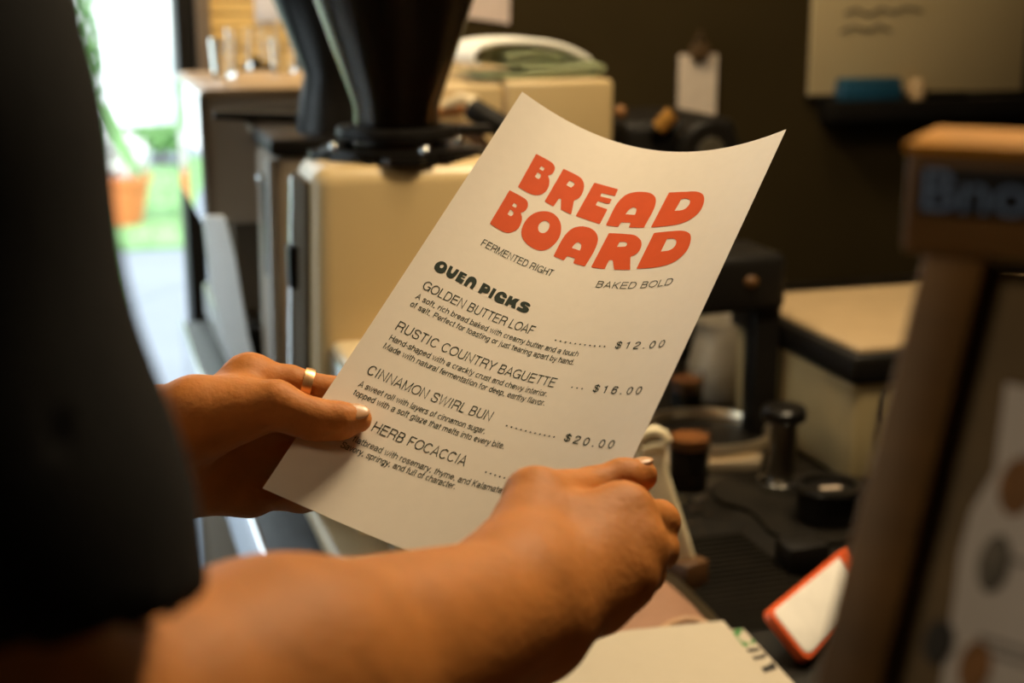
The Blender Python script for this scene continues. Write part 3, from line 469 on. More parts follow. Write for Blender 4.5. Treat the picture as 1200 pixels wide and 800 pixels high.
for nm, group in (('title_letter', BREAD + BOARD), ('heading_letter', PICKS)):
    for loops in group:
        bm = outline(loops); to_sheet(bm, 2.5 if nm == 'title_letter' else 0)
        me = bpy.data.meshes.new(nm); bm.to_mesh(me); bm.free(); link(nm, me, RED if nm == 'title_letter' else INK, menu)
H_, D_, T_, P_ = 6.2, 3.75, 5.0, 4.9      # cap heights
LINES = [
 ('printed_tagline', 'FERMENTED RIGHT', 25.8, 70.9, 109.9, 111.8, T_, .07, .10), ('printed_tagline', 'BAKED BOLD', 100.4, 148.6, 112.1, 109.2, T_, .10, .10),
 ('printed_item', 'GOLDEN BUTTER LOAF', 12.0, 79.5, 153.0, 153.6, H_, .07, .090), ('printed_description', 'A soft, rich bread baked with creamy butter and a touch', 12.0, 112.2, 160.4, 161.2, D_, .075, .112), ('printed_description', 'of salt. Perfect for toasting or just tearing apart by hand.', 11.8, 112.2, 166.2, 167.0, D_, .075, .112),
 ('printed_item', 'RUSTIC COUNTRY BAGUETTE', 12.2, 108.2, 183.4, 183.5, H_, .07, .090), ('printed_description', 'Hand-shaped with a crackly crust and chewy interior.', 12.4, 107.0, 190.8, 190.1, D_, .075, .112), ('printed_description', 'Made with natural fermentation for deep, earthy flavor.', 12.2, 108.5, 196.8, 195.9, D_, .075, .112),
 ('printed_item', 'CINNAMON SWIRL BUN', 12.2, 83.8, 215.0, 213.4, H_, .07, .090), ('printed_description', 'A sweet roll with layers of cinnamon sugar,', 12.3, 85.2, 223.6, 221.5, D_, .075, .112), ('printed_description', 'topped with a soft glaze that melts into every bite.', 12.2, 99.6, 229.4, 227.0, D_, .075, .112),
 ('printed_item', 'HERB FOCACCIA', 31.2, 84.5, 244.0, 243.2, H_, .07, .090), ('printed_description', 'flatbread with rosemary, thyme, and Kalamata', 25.6, 111.3, 253.8, 252.2, D_, .075, .112), ('printed_description', 'Savory, springy, and full of character.', 22.3, 86.6, 259.6, 257.3, D_, .075, .112),
 ('printed_price', '$12.00', 132.8, 164.2, 153.6, 155.2, P_, .42, .13), ('printed_price', '$16.00', 132.9, 163.9, 183.2, 186.0, P_, .42, .13), ('printed_price', '$20.00', 131.0, 163.0, 215.6, 219.9, P_, .42, .13)]
for nm, s_, x0, x1, y0, y1, ch_, trk, wgt in LINES:
    bm = text_bm(s_, x0, x1, y0, y1, ch_, trk, wgt); to_sheet(bm)
    me = bpy.data.meshes.new(nm); bm.to_mesh(me); bm.free(); link(nm, me, INK, menu)
for x0, x1, y0, y1, n in ((94.5, 125.7, 153.5, 153.0, 11), (119.1, 125.6, 182.0, 182.2, 3), (94.6, 124.1, 213.5, 214.3, 11), (97.6, 126.0, 243.1, 244.4, 11)):
    bm = bmesh.new()
    for k in range(n):
        cx = x0 + (x1 - x0) * k / (n - 1); cy = y0 + (y1 - y0) * k / (n - 1) - 0.4
        bm.faces.new([bm.verts.new((cx + 0.5 * math.cos(a), cy + 0.5 * math.sin(a), 0)) for a in np.linspace(0, 2 * math.pi, 12, endpoint=False)])
    to_sheet(bm); me = bpy.data.meshes.new('dotted_leader'); bm.to_mesh(me); bm.free(); link('dotted_leader', me, INK, menu)

# ------------------------------------------------------------------ the person: one continuous skin grown from a blended field
def axis_grid(lo, hi, flo, fhi, fine, coarse):
    xs = list(np.arange(flo, fhi, fine)); x = xs[-1]; st = fine
    while x < hi: st = min(st * 1.25, coarse); x += st; xs.append(x)
    x = flo; st = fine; pre = []
    while x > lo: st = min(st * 1.25, coarse); x -= st; pre.append(x)
    return np.array(pre[::-1] + xs)
class Field:
    def __init__(s, X, Y, Z): s.ax = (X, Y, Z); s.f = np.full((len(X), len(Y), len(Z)), 0.1, np.float32)
    def box(s, lo, hi):
        sl = []
        for k in range(3):
            i0 = max(0, np.searchsorted(s.ax[k], lo[k]) - 2); i1 = min(len(s.ax[k]), np.searchsorted(s.ax[k], hi[k]) + 2); sl.append(slice(i0, i1))
        return tuple(sl)
    def coords(s, sl):
        return (s.ax[0][sl[0]][:, None, None].astype(np.float32), s.ax[1][sl[1]][None, :, None].astype(np.float32), s.ax[2][sl[2]][None, None, :].astype(np.float32))
def smin(a, b, k):
    h = np.maximum(k - np.abs(a - b), 0) / k
    return np.minimum(a, b) - h * h * k * 0.25
def d_caps(c, a, b, r1, r2, flat=None):
    x, y, z = c; a = np.array(a, float); b = np.array(b, float); ab = b - a; L = max(ab @ ab, 1e-9)
    t = np.clip(((x - a[0]) * ab[0] + (y - a[1]) * ab[1] + (z - a[2]) * ab[2]) / L, 0, 1)
    px, py, pz = x - (a[0] + t * ab[0]), y - (a[1] + t * ab[1]), z - (a[2] + t * ab[2])
    if flat is not None:      # (direction, factor): thinner along that direction
        n = np.array(flat[0], float); n /= np.linalg.norm(n); q = px * n[0] + py * n[1] + pz * n[2]; k = flat[1] - 1
        px, py, pz = px + q * n[0] * k, py + q * n[1] * k, pz + q * n[2] * k
    return np.sqrt(px * px + py * py + pz * pz) - (r1 + (r2 - r1) * t)
def d_ell(c, p, r):
    x, y, z = c; k0 = np.sqrt(((x - p[0]) / r[0]) ** 2 + ((y - p[1]) / r[1]) ** 2 + ((z - p[2]) / r[2]) ** 2)
    k1 = np.sqrt(((x - p[0]) / r[0] ** 2) ** 2 + ((y - p[1]) / r[1] ** 2) ** 2 + ((z - p[2]) / r[2] ** 2) ** 2)
    return k0 * (k0 - 1) / np.maximum(k1, 1e-6)
def add_caps(F, a, b, r1, r2, k, flat=None, pad=0.03):
    a = np.array(a, float); b = np.array(b, float); m_ = max(r1, r2) + k + pad
    sl = F.box(np.minimum(a, b) - m_, np.maximum(a, b) + m_); F.f[sl] = smin(F.f[sl], d_caps(F.coords(sl), a, b, r1, r2, flat), k)
def add_ell(F, p, r, k, pad=0.03):
    p = np.array(p, float); m_ = max(r) + k + pad
    sl = F.box(p - m_, p + m_); F.f[sl] = smin(F.f[sl], d_ell(F.coords(sl), p, r), k)
def add_chain(F, base, pts, rs, k_in, k_join, pad=0.025):
    """a finger: its own chain, blended with the palm but not with its neighbours"""
    pts = [np.array(q, float) for q in pts]; m_ = max(rs) + k_join + pad
    sl = F.box(np.min(pts, 0) - m_, np.max(pts, 0) + m_); c = F.coords(sl); d = None
    for a, b, r1, r2 in zip(pts[:-1], pts[1:], rs[:-1], rs[1:]):
        q = d_caps(c, a, b, r1, r2); d = q if d is None else smin(d, q, k_in)
    F.f[sl] = np.minimum(F.f[sl], smin(base[sl], d, k_join))
def cut_plane(F, p, n):       # keeps the side the normal points away from
    x, y, z = F.coords((slice(None),) * 3); F.f = np.maximum(F.f, ((x - p[0]) * n[0] + (y - p[1]) * n[1] + (z - p[2]) * n[2]).astype(np.float32))
def nets(F):
    f = F.f; X, Y, Z = F.ax; ins = f < 0; nx, ny, nz = f.shape
    cnt = np.zeros((nx - 1, ny - 1, nz - 1), np.uint8)
    for i in (0, 1):
        for j in (0, 1):
            for k in (0, 1): cnt += ins[i:nx - 1 + i, j:ny - 1 + j, k:nz - 1 + k]
    act = np.argwhere((cnt > 0) & (cnt < 8)); idx = np.full(cnt.shape, -1, np.int32); idx[tuple(act.T)] = np.arange(len(act))
    acc = np.zeros((len(act), 3)); num = np.zeros(len(act)); pos = (X, Y, Z)
    crn = [(i, j, k) for i in (0, 1) for j in (0, 1) for k in (0, 1)]
    for a in crn:
        for ax in range(3):
            if a[ax]: continue
            b = list(a); b[ax] = 1
            ia = act + np.array(a); ib = act + np.array(b); fa = f[tuple(ia.T)]; fb = f[tuple(ib.T)]; mk = (fa < 0) != (fb < 0)
            t = np.where(mk, fa / np.where(mk, fa - fb, 1), 0)
            pa = np.stack([pos[q][ia[:, q]] for q in range(3)], 1); pb = np.stack([pos[q][ib[:, q]] for q in range(3)], 1)
            acc += np.where(mk[:, None], pa + (pb - pa) * t[:, None], 0); num += mk
    V = acc / num[:, None]; faces = []
    for ax in range(3):
        o1, o2 = [(1, 2), (2, 0), (0, 1)][ax]
        sl0 = [slice(None)] * 3; sl1 = [slice(None)] * 3; sl0[ax] = slice(0, -1); sl1[ax] = slice(1, None)
        for q in (o1, o2): sl0[q] = slice(1, -1); sl1[q] = slice(1, -1)
        A = ins[tuple(sl0)]; B = ins[tuple(sl1)]; e = np.argwhere(A != B); sgn = A[tuple(e.T)]
        e2 = e.copy(); e2[:, o1] += 1; e2[:, o2] += 1
        def cell(d1, d2):
            c = e2.copy(); c[:, o1] += d1; c[:, o2] += d2; return idx[tuple(c.T)]
        q4 = np.stack([cell(-1, -1), cell(0, -1), cell(0, 0), cell(-1, 0)], 1); q4[~sgn] = q4[~sgn][:, ::-1]; faces.append(q4)
    return V, np.concatenate(faces)
def relax(V, Fc, it, lam=0.5):
    e = np.concatenate([Fc[:, [0, 1]], Fc[:, [1, 2]], Fc[:, [2, 3]], Fc[:, [3, 0]]])
    for n in range(it):
        for l in (lam, -lam * 1.03):
            s_ = np.zeros_like(V); c = np.zeros(len(V)); np.add.at(s_, e[:, 0], V[e[:, 1]]); np.add.at(c, e[:, 0], 1); np.add.at(s_, e[:, 1], V[e[:, 0]]); np.add.at(c, e[:, 1], 1)
            V = V + l * (s_ / np.maximum(c, 1)[:, None] - V)
    return V
def grow(name, F, material, parent, it=3, keep=None):
    V, Q = nets(F); V = relax(V, Q, it)
    me = bpy.data.meshes.new(name); me.from_pydata(V.tolist(), [], Q.tolist()); me.update()
    return link(name, me, material, parent, smooth=True)

# joints (metres)
SR = np.array((-0.170, 0.305, 1.505)); ER = np.array((-0.135, 0.300, 1.309)); SL = np.array((-0.530, 0.300, 1.490)); EL = np.array((-0.435, 0.515, 1.315))
HEAD = np.array((-0.350, 0.345, 1.715)); CH = np.array((-0.350, 0.290, 1.33))
A3 = lambda *q: np.array(P(*q))
# right hand
rw1, rw2 = A3(598, 690, .556), A3(622, 732, .556)
R_IDX, R_MID, R_RNG, R_PNK = A3(728, 606, .612), A3(742, 642, .603), A3(728, 676, .592), A3(700, 704, .582)
R_CMC, R_MCP, R_IP, R_TIP = A3(610, 655, .572), A3(627, 585, .607), A3(694, 574, .643), A3(751, 557, .654)
# left hand
lw1, lw2 = A3(176, 506, .730), A3(176, 566, .742)
L_IDX, L_MID, L_RNG, L_PNK = A3(292, 445, .742), A3(305, 488, .757), A3(306, 532, .767), A3(292, 575, .772)
L_CMC, L_MCP, L_IP, L_TIP = A3(232, 490, .716), A3(322, 474, .7130), A3(372, 492, .7140), A3(420, 491, .7195)
def skin_field():
    X = axis_grid(-0.66, 0.14, -0.20, 0.10, 0.0022, 0.014); Y = axis_grid(0.10, 0.82, 0.42, 0.76, 0.0022, 0.014); Z = axis_grid(0.02, 1.88, 1.19, 1.345, 0.0022, 0.016)
    F = Field(X, Y, Z)
    # trunk, neck, head
    for a, b, r1, r2 in ((CH + (0, 0, .02), CH + (0, .01, -.25), .115, .105), (CH + (-.07, 0, .08), CH + (.07, 0, .08), .10, .10), (CH + (-.08, 0, -.36), CH + (.08, 0, -.36), .115, .115),
                         (SL + (.02, 0, 0), SR - (.02, 0, 0), .055, .055), (CH + (0, -.01, .16), HEAD + (0, -.03, -.08), .062, .055)): add_caps(F, a, b, r1, r2, .06)
    add_ell(F, HEAD + (0, -.015, .025), (.075, .095, .095), .03); add_ell(F, HEAD + (0, .03, -.055), (.052, .062, .062), .04)
    add_caps(F, HEAD + (0, .085, .02), HEAD + (0, .105, -.015), .010, .015, .015)                       # nose
    add_caps(F, HEAD + (-.018, .082, -.052), HEAD + (.018, .082, -.052), .007, .007, .006)              # lips
    add_caps(F, HEAD + (-.018, .079, -.064), HEAD + (.018, .079, -.064), .008, .008, .006)
    for s_ in (-1, 1):
        add_ell(F, HEAD + (s_ * .078, -.01, -.005), (.012, .020, .032), .01); add_ell(F, HEAD + (s_ * .032, .068, .022), (.014, .012, .011), .008)
    # legs
    for s_ in (-1, 1):
        h = CH + (s_ * .095, 0, -.42); kn = np.array((h[0], h[1] + .01, .50)); an = np.array((h[0], h[1] - .01, .09))
        add_caps(F, h, kn, .085, .058, .05); add_caps(F, kn, an, .056, .038, .02); add_caps(F, an - (0, .03, .04), an + (0, .13, -.045), .036, .028, .03)
    # arms
    add_caps(F, SR, ER, .054, .046, .03); add_caps(F, SL, EL, .054, .046, .03)
    fr_ = (rw1 + rw2) / 2; add_caps(F, ER, ER + (fr_ - ER) * .45,   .0465, .0390, .02); add_caps(F, ER + (fr_ - ER) * .45, fr_, .0390, .0275, .02)
    fl_ = (lw1 + lw2) / 2; add_caps(F, EL, fl_, .044, .0275, .02)
    # right palm
    add_caps(F, rw1, rw2, .0225, .0215, .014)
    for q, r in ((R_IDX, .0130), (R_MID, .0130), (R_RNG, .0125), (R_PNK, .0120)): add_caps(F, rw1 + (rw2 - rw1) * .5, q, .0205, r, .010)
    add_caps(F, R_IDX, R_MID, .0120, .0120, .008); add_caps(F, R_MID, R_RNG, .0118, .0118, .008); add_caps(F, R_RNG, R_PNK, .0112, .0112, .008)
    add_caps(F, rw1, R_CMC, .0205, .0180, .012); add_caps(F, R_CMC, R_MCP, .0165, .0135, .010); add_caps(F, R_CMC + (R_MCP - R_CMC) * .5, R_IDX, .012, .0115, .010)
    # left palm
    add_caps(F, lw1, lw2, .0225, .0225, .016)
    for q, r in ((L_IDX, .0112), (L_MID, .0118), (L_RNG, .0112), (L_PNK, .0105)): add_caps(F, lw1 + (lw2 - lw1) * .45, q, .0190, r, .010)
    add_caps(F, L_IDX, L_MID, .0110, .0110, .008); add_caps(F, L_MID, L_RNG, .0108, .0108, .008); add_caps(F, L_RNG, L_PNK, .0100, .0100, .008)
    add_caps(F, lw2, L_PNK, .0190, .0112, .012)
    add_caps(F, lw1 + (0, 0, -.006), L_CMC, .0200, .0205, .014); add_caps(F, L_CMC, L_MCP, .0205, .0118, .008); add_caps(F, L_CMC + (L_MCP - L_CMC) * .55, L_IDX, .0100, .0090, .012)
    base = F.f.copy()
    # right fingers
    add_chain(F, base, [R_MCP, R_IP, A3(730, 563, .6495), R_TIP], [.0125, .0100, .0098, .0078], .004, .006)
    add_chain(F, base, [R_IDX, A3(772, 611, .645), A3(742, 603, .682), A3(702, 588, .689)], [.0122, .0092, .0082, .0072], .004, .006)
    add_chain(F, base, [R_MID, A3(770, 643, .640), A3(736, 640, .680), A3(700, 630, .688)], [.0122, .0094, .0082, .0072], .004, .006)
    add_chain(F, base, [R_RNG, A3(755, 670, .628), A3(725, 668, .664), A3(690, 660, .676)], [.0115, .0090, .0080, .0070], .004, .006)
    add_chain(F, base, [R_PNK, A3(725, 698, .614), A3(703, 692, .646), A3(678, 682, .660)], [.0105, .0080, .0072, .0064], .004, .006)
    # left fingers
    add_chain(F, base, [L_MCP, A3(350, 486, .7125), L_IP, A3(398, 493, .7165), L_TIP], [.0112, .0102, .0101, .0093, .0070], .004, .006)
    add_chain(F, base, [L_IDX, A3(338, 449, .7470), A3(391, 462, .7500), A3(428, 474, .7480), A3(456, 484, .7430)], [.0110, .0092, .0090, .0080, .0070], .004, .006)
    add_chain(F, base, [L_MID, A3(398, 500, .7560), A3(438, 506, .7480), A3(468, 512, .7400)], [.0115, .0092, .0082, .0070], .004, .006)
    add_chain(F, base, [L_RNG, A3(392, 545, .7500), A3(432, 548, .7400), A3(460, 552, .7330)], [.0110, .0090, .0080, .0070], .004, .006)
    add_chain(F, base, [L_PNK, A3(352, 582, .7560), A3(385, 582, .7400), A3(410, 580, .7320)], [.0102, .0080, .0072, .0064], .004, .006)
    return F
person = thing('person', (CH[0], CH[1], 0), 'person in a black short sleeved shirt holding the menu open with both hands', 'person')
grow('body', skin_field(), SKIN, person, 2)
def dome(name, c, along, nrm, L, W, T, material):
    along = Vector(along).normalized(); nrm = Vector(nrm); nrm = (nrm - along * nrm.dot(along)).normalized(); sd = along.cross(nrm)
    R_ = Matrix((along, sd, nrm)).transposed(); k = MB(); k.ball(c, 1.0, (L, W, T), 24, 16, R_); return k.build(name, material, person)
ta = Vector(L_TIP - L_IP).normalized(); vn = (Vector((0, 0, CAM_H)) - Vector(L_TIP)).normalized()
nn = (Vector((0, 0, 1)) * 0.75 + vn * 0.62).normalized()
dome('fingernail', Vector(L_TIP) - ta * 0.001 + nn * 0.0060 - ta * 0.0015, ta, nn, 0.0085, 0.0054, 0.0018, NAIL)
ta = Vector(R_TIP - R_IP).normalized(); nn = (Vector((0, 0, 1)) * 0.95 - vn * 0.1).normalized()
dome('fingernail', Vector(R_TIP) - ta * 0.0005 + nn * 0.0064, ta, nn, 0.0066, 0.0050, 0.0018, NAIL)
# ring on the left index finger
ra, rb = Vector(A3(338, 449, .7470)), Vector(A3(391, 462, .7500)); rax = (rb - ra).normalized(); rc = ra + (rb - ra) * 0.40
k = MB(); k.lathe(rc, [(0.0088, -0.0024), (0.0104, -0.0026), (0.0107, 0), (0.0104, 0.0026), (0.0088, 0.0024), (0.0088, -0.0024)], 48, rax); o = k.build('finger_ring', GOLD, person); o['label'] = 'polished gold ring on the left index finger'
# clothes
def shirt_field():
    X = axis_grid(-0.70, 0.02, -0.26, -0.04, 0.0045, 0.016); Y = axis_grid(0.08, 0.62, 0.20, 0.40, 0.0045, 0.016); Z = axis_grid(0.78, 1.66, 1.32, 1.60, 0.0045, 0.016)
    F = Field(X, Y, Z); ax_ = (ER - SR) / np.linalg.norm(ER - SR); bx = (EL - SL) / np.linalg.norm(EL - SL)
    for a, b, r1, r2 in ((CH + (0, 0, .02), CH + (0, .01, -.25), .135, .125), (CH + (-.07, 0, .08), CH + (.07, 0, .08), .118, .118), (CH + (-.08, 0, -.36), CH + (.08, 0, -.36), .128, .128), (SL + (.02, 0, 0), SR - (.02, 0, 0), .072, .072), (CH + (0, -.01, .14), CH + (0, -.01, .20), .075, .075)): add_caps(F, a, b, r1, r2, .06)
    sleeve = np.full_like(F.f, 0.1); x, y, z = F.coords((slice(None),) * 3)
    for S_, d_, L_ in ((SR, ax_, .146), (SL, bx, .13)):
        q = d_caps((x, y, z), S_ - d_ * .01, S_ + d_ * .18, .073, .072)
        t = (x - S_[0]) * d_[0] + (y - S_[1]) * d_[1] + (z - S_[2]) * d_[2]
        q = q + 0.0022 * np.sin(62 * t + 9 * (x - y)) * np.clip(t / .05, 0, 1)
        q = np.maximum(q, t - L_ - (.15 * (x - S_[0] - .01) + .25 * (y - S_[1]) if S_ is SR else 0))
        sleeve = np.minimum(sleeve, q)
    F.f = smin(F.f, sleeve, .035)
    for S_, E_, d_, L_ in ((SR, ER, ax_, .146), (SL, EL, bx, .13)):      # open the cuff
        inner = np.maximum(d_caps((x, y, z), S_ + d_ * (L_ - .05), E_ + d_ * .05,   .066, .068), -((x - S_[0]) * d_[0] + (y - S_[1]) * d_[1] + (z - S_[2]) * d_[2]) + L_ - .04)
        F.f = np.maximum(F.f, -inner)
    F.f = np.maximum(F.f, -(np.sqrt((x - CH[0]) ** 2 + (y - CH[1] - .02) ** 2 + (z - CH[2] - .245) ** 2) - .085))   # neckline
    F.f = np.maximum(F.f, (CH[2] - .43) - z)
    return F
o = grow('shirt', shirt_field(), SHIRT, person, 2); o['label'] = 'black short sleeved cotton shirt'
def legs_field():
    F = Field(axis_grid(-0.62, -0.08, -0.5, -0.2, 0.012, 0.014), axis_grid(0.08, 0.55, 0.2, 0.4, 0.012, 0.014), axis_grid(0.03, 1.02, 0.4, 0.6, 0.012, 0.014))
    add_caps(F, CH + (-.08, 0, -.37), CH + (.08, 0, -.37), .122, .122, .05)
    for s_ in (-1, 1):
        h = CH + (s_ * .095, 0, -.42); kn = np.array((h[0], h[1] + .01, .50)); an = np.array((h[0], h[1] - .01, .09)); add_caps(F, h, kn, .098, .072, .04); add_caps(F, kn, an, .070, .060, .02)
    x, y, z = F.coords((slice(None),) * 3); F.f = np.maximum(F.f, np.maximum(.07 - z, z - .97)); return F
grow('trousers', legs_field(), DENIM, person, 2)
for s_ in (-1, 1):
    an = CH + (s_ * .095, -.01, 0); F = Field(*[np.arange(lo, hi, .006) for lo, hi in ((an[0] - .08, an[0] + .08), (an[1] - .12, an[1] + .22), (-.012, .14))])
    add_caps(F, (an[0], an[1] - .03, .045), (an[0], an[1] + .13, .035), .047, .043, .02); add_caps(F, (an[0], an[1], .05), (an[0], an[1], .10), .047, .046, .03)
    x, y, z = F.coords((slice(None),) * 3); F.f = np.maximum(F.f, np.maximum(-z, z - .115)); grow('shoe', F, BLACK, person, 2)
F = Field(*[np.arange(c - .14, c + .14, .006) for c in HEAD + (0, -.02, .03)])
add_ell(F, HEAD + (0, -.028, .034), (.086, .098, .098), .02); x, y, z = F.coords((slice(None),) * 3)
F.f = np.maximum(F.f, -d_ell((x, y, z), HEAD + (0, .075, -.035), (.075, .075, .085))); F.f = np.maximum(F.f, (HEAD[2] - .075) - z)
grow('hair', F, HAIR, person, 2)

# ------------------------------------------------------------------ back counter and the machines on it
CZ = 0.9
def rb_poly(pxs, z): return [G(x, y, z) for x, y in pxs]
m = thing('counter', RB(1.0, 1.7), 'long dark coffee counter carrying the machines and black mats', 'counter')
k = MB(); k.rbox(0.175, 2.2, 0.82, 2.60, 0.0, 0.855, 0.004); k.build('cabinet', DGREY, m)
k = MB(); k.rbox(0.169, 2.22, 0.80, 2.62, 0.855, CZ, 0.005); k.build('worktop', mat('black_worktop', (0.009, 0.007, 0.0045), 0.4, noise=0.5, scale=16, bump=0.4, bscale=35, spec=0.25), m)
k = MB(); k.rbox(0.161, 0.169, 0.80, 2.62, 0.80, 0.905, 0.003); o = k.build('edge_strip', STEELM, m); o['label'] = 'polished steel edge strip'

# espresso machine
em = thing('espresso_machine', RB(0.52, 2.32, CZ), 'long cream espresso machine, its left shade kept as grey, with glasses and a towel on its top', 'espresso machine')
SEND = AB(onB(718, 130, 2.09))[0]; k = MB(); k.rbox(0.178, SEND - .01, 2.10, 2.56, 1.16, 1.345, 0.012, 3); k.build('body', GREY, em)  # grey tone carries the shadow over the machine's left front
k = MB(); k.rbox(0.23, SEND - .02, 2.26, 2.54, 0.985, 1.165, 0.004); k.build('splash_panel', DGREY, em)
k = MB(); k.rbox(0.20, SEND - .01, 2.06, 2.54, 0.93, 0.99, 0.006); k.build('drip_tray', STEELD, em)
k = MB(); k.rbox(0.172, 0.179, 2.095, 2.565, 1.158, 1.352, 0.003); k.build('side_panel', STEELM, em)
tz = 1.358
k = MB(); k.rbox(0.178, 0.55, 2.10, 2.56, 1.344, tz, 0.005); k.build('cup_tray', mat('warm_tray', (0.40, 0.27, 0.15), 0.35, noise=0.05), em)
s590 = AB(onB(591, 130, 2.09))[0]; s718 = AB(onB(718, 130, 2.09))[0]; s500 = AB(onB(470, 130, 2.09))[0]
k = MB(); k.rbox(s500, s590 - 0.002, 2.088, 2.56, 1.165, 1.357, 0.008, 3); k.build('front_panel', CREAM, em)
k = MB(); k.rbox(s590 + 0.002, s718, 2.084, 2.565, 1.155, 1.362, 0.009, 3); k.build('front_panel', CREAM, em)
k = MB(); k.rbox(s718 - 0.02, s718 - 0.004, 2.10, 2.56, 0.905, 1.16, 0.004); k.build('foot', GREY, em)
legp = [onB(x, y, 2.06 - (x - 238) * .0012) for x, y in ((238, 254), (264, 254), (276, 300), (291, 392), (302, 434), (286, 441), (262, 396), (249, 345))]
k = MB(); k.prism(legp, E1 * 0.02, 0.003); o = k.build('leg', mat('pale_metal', (0.88, 0.92, 0.94), 0.4, noise=0.02), em)
k = MB(); k.tube([onB(284, 440, 2.06), RB(*AB(onB(284, 440, 2.06))[:2], 0.905)], 0.018); k.build('foot', BLACK, em)
k = MB(); k.rbox(*[AB(onB(276, 400, 2.05))[0], AB(onB(306, 400, 2.05))[0]], 2.02, 2.055, 0.935, 1.02, 0.004); k.build('tray_cap', BLACK, em)
lv = MB(); lv.tube([onB(250, 134, 2.03), onB(300, 136, 2.03), onB(372, 139, 2.03)], [0.0065, 0.0075, 0.0075], 14); lh = lv.build('steam_lever', BLACK, em)
k = MB(); k.tube([onB(289, 136, 2.03), onB(292, 142, 2.06), onB(294, 142, 2.105)], 0.006, 12); k.tube([onB(294, 146, 2.06), onB(304, 164, 2.05), onB(320, 180, 2.04)], [0.007, 0.006, 0.005], 12); k.build('lever_stem', STEELD, lh)
for px in (420, 640):
    ga, gb, gz = AB(onB(px, 165, 2.05))
    k = MB(); k.lathe(RB(ga, 2.03, 1.06), [(0, 0), (0.034, 0), (0.036, 0.01), (0.036, 0.06), (0.030, 0.075), (0.030, 0.13), (0, 0.13)]); gh = k.build('group_head', STEEL, em)
    k = MB(); k.lathe(RB(ga, 2.03, 1.03), [(0, 0), (0.030, 0), (0.033, 0.03), (0.030, 0.035), (0, 0.035)]); k.tube([RB(ga, 2.00, 1.045), RB(ga + .01, 1.90, 1.04)], [0.009, 0.013]); k.build('portafilter', BLACK, gh)
# angled black steam knob with a chrome neck and amber marker strip in front of the cream panel
kn0, kn1 = onB(550, 126, 2.03), onB(594, 152, 2.00)
k = MB(); k.tube([kn0, kn0.lerp(kn1, .1), kn0.lerp(kn1, .9), kn1], [0.014, 0.0175, 0.0175, 0.014], 20); sk = k.build('steam_knob', BLACK, em)
k = MB(); k.tube([onB(520, 124, 2.06), onB(540, 116, 2.05), onB(556, 118, 2.04), kn0], [0.008, 0.009, 0.009, 0.009], 14); k.build('knob_neck', CREAMW, sk)
k = MB(); k.tube([onB(498, 136, 2.07), onB(548, 128, 2.07)], 0.0065, 12); o = k.build('marker_strip', mat('amber_plastic', (0.42, 0.15, 0.02), 0.35), em)
k = MB(); k.tube([onB(540, 150, 2.05), onB(556, 158, 2.05), onB(566, 172, 2.05), onB(570, 200, 2.05)], [0.012, 0.013, 0.012, 0.008], 14); k.build('steam_wand', mat('pinkish_steel', (0.62, 0.46, 0.38), 0.25, metal=0.8), em)

# glasses on the machine
def shot_glass(px, py, z, r, h, label, fill=None, group=None, name='glass_tumbler'):
    c = G(px, py, z) + Vector((0, 0, 0.0005)); t = thing(name, c, label, 'glass', group)
    k = MB(); k.lathe(c, [(0, 0), (r * .80, 0), (r * .84, h * .06), (r, h), (r - .0018, h), (r * .84 - .002, h * .14), (0, h * .12)], 32); k.build('glass', GLASS, t)
    if fill:
        f0, f1 = fill; rr = lambda q: r * .84 + (r - r * .84) * q - .0023
        k = MB(); k.lathe(c, [(0, h * .125), (rr(.14), h * .145), (rr(f0), h * f0), (0, h * f0)], 32); k.build('coffee', COFFEE, t)
        k = MB(); k.lathe(c, [(0, h * f0), (rr(f0), h * f0), (rr(f1), h * f1), (0, h * f1)], 32); k.build('crema', CREMA, t)
    return t
shot_glass(263, 91, tz, 0.022, 0.062, 'small clear glass nearest the front left corner of the grey machine top', group='glasses on the espresso machine')
shot_glass(282, 80, tz, 0.024, 0.070, 'small clear glass behind the front left one on the machine top', group='glasses on the espresso machine')
shot_glass(333, 85, tz, 0.024, 0.060, 'small clear glass closest to the black hopper on the machine top', group='glasses on the espresso machine')
shot_glass(316, 74, tz, 0.022, 0.075, 'taller clear glass towards the back of the machine top, under the white card', group='glasses on the espresso machine')

# folded towel
ta_, tb_, tzz = AB(G(602, 92, 1.3625)); tw = thing('towel', RB(ta_, tb_, 1.3625), 'folded pale green and white towel lying on the cream machine', 'towel')
def fold(name, prof, b0, b1, th, material):
    n = len(prof); bm = bmesh.new(); M = 10; rows = []
    for j in range(M + 1):
        b = b0 + (b1 - b0) * j / M; row = []
        for i, (a, z) in enumerate(prof): row.append(bm.verts.new(RB(a + .003 * math.sin(j * 1.1 + i), b + .002 * math.sin(i * .9), z + .0015 * math.sin(j * 1.7 + i * .8))))
        rows.append(row)
    for A_, B_ in zip(rows[:-1], rows[1:]):
        for i in range(n - 1): bm.faces.new((A_[i], A_[i + 1], B_[i + 1], B_[i]))
    bmesh.ops.recalc_face_normals(bm, faces=bm.faces); me = bpy.data.meshes.new(name); bm.to_mesh(me); bm.free()
    o = link(name, me, material, tw, smooth=True); s1 = o.modifiers.new('thick', 'SOLIDIFY'); s1.thickness = th; s1.offset = 0; s2 = o.modifiers.new('smooth', 'SUBSURF'); s2.levels = 1; s2.render_levels = 2
    return o
TWW = mat('white_towelling', (0.78, 0.76, 0.68), 0.9, noise=0.05, scale=40, bump=0.6, bscale=300); TWG = mat('green_towelling', (0.42, 0.47, 0.27), 0.9, noise=0.12, scale=30, bump=0.6, bscale=300)
z0 = 1.3625; A0 = AB(onB(523, 80, 2.25))[0]; A1 = AB(onB(676, 80, 2.25))[0]; Wt = A1 - A0
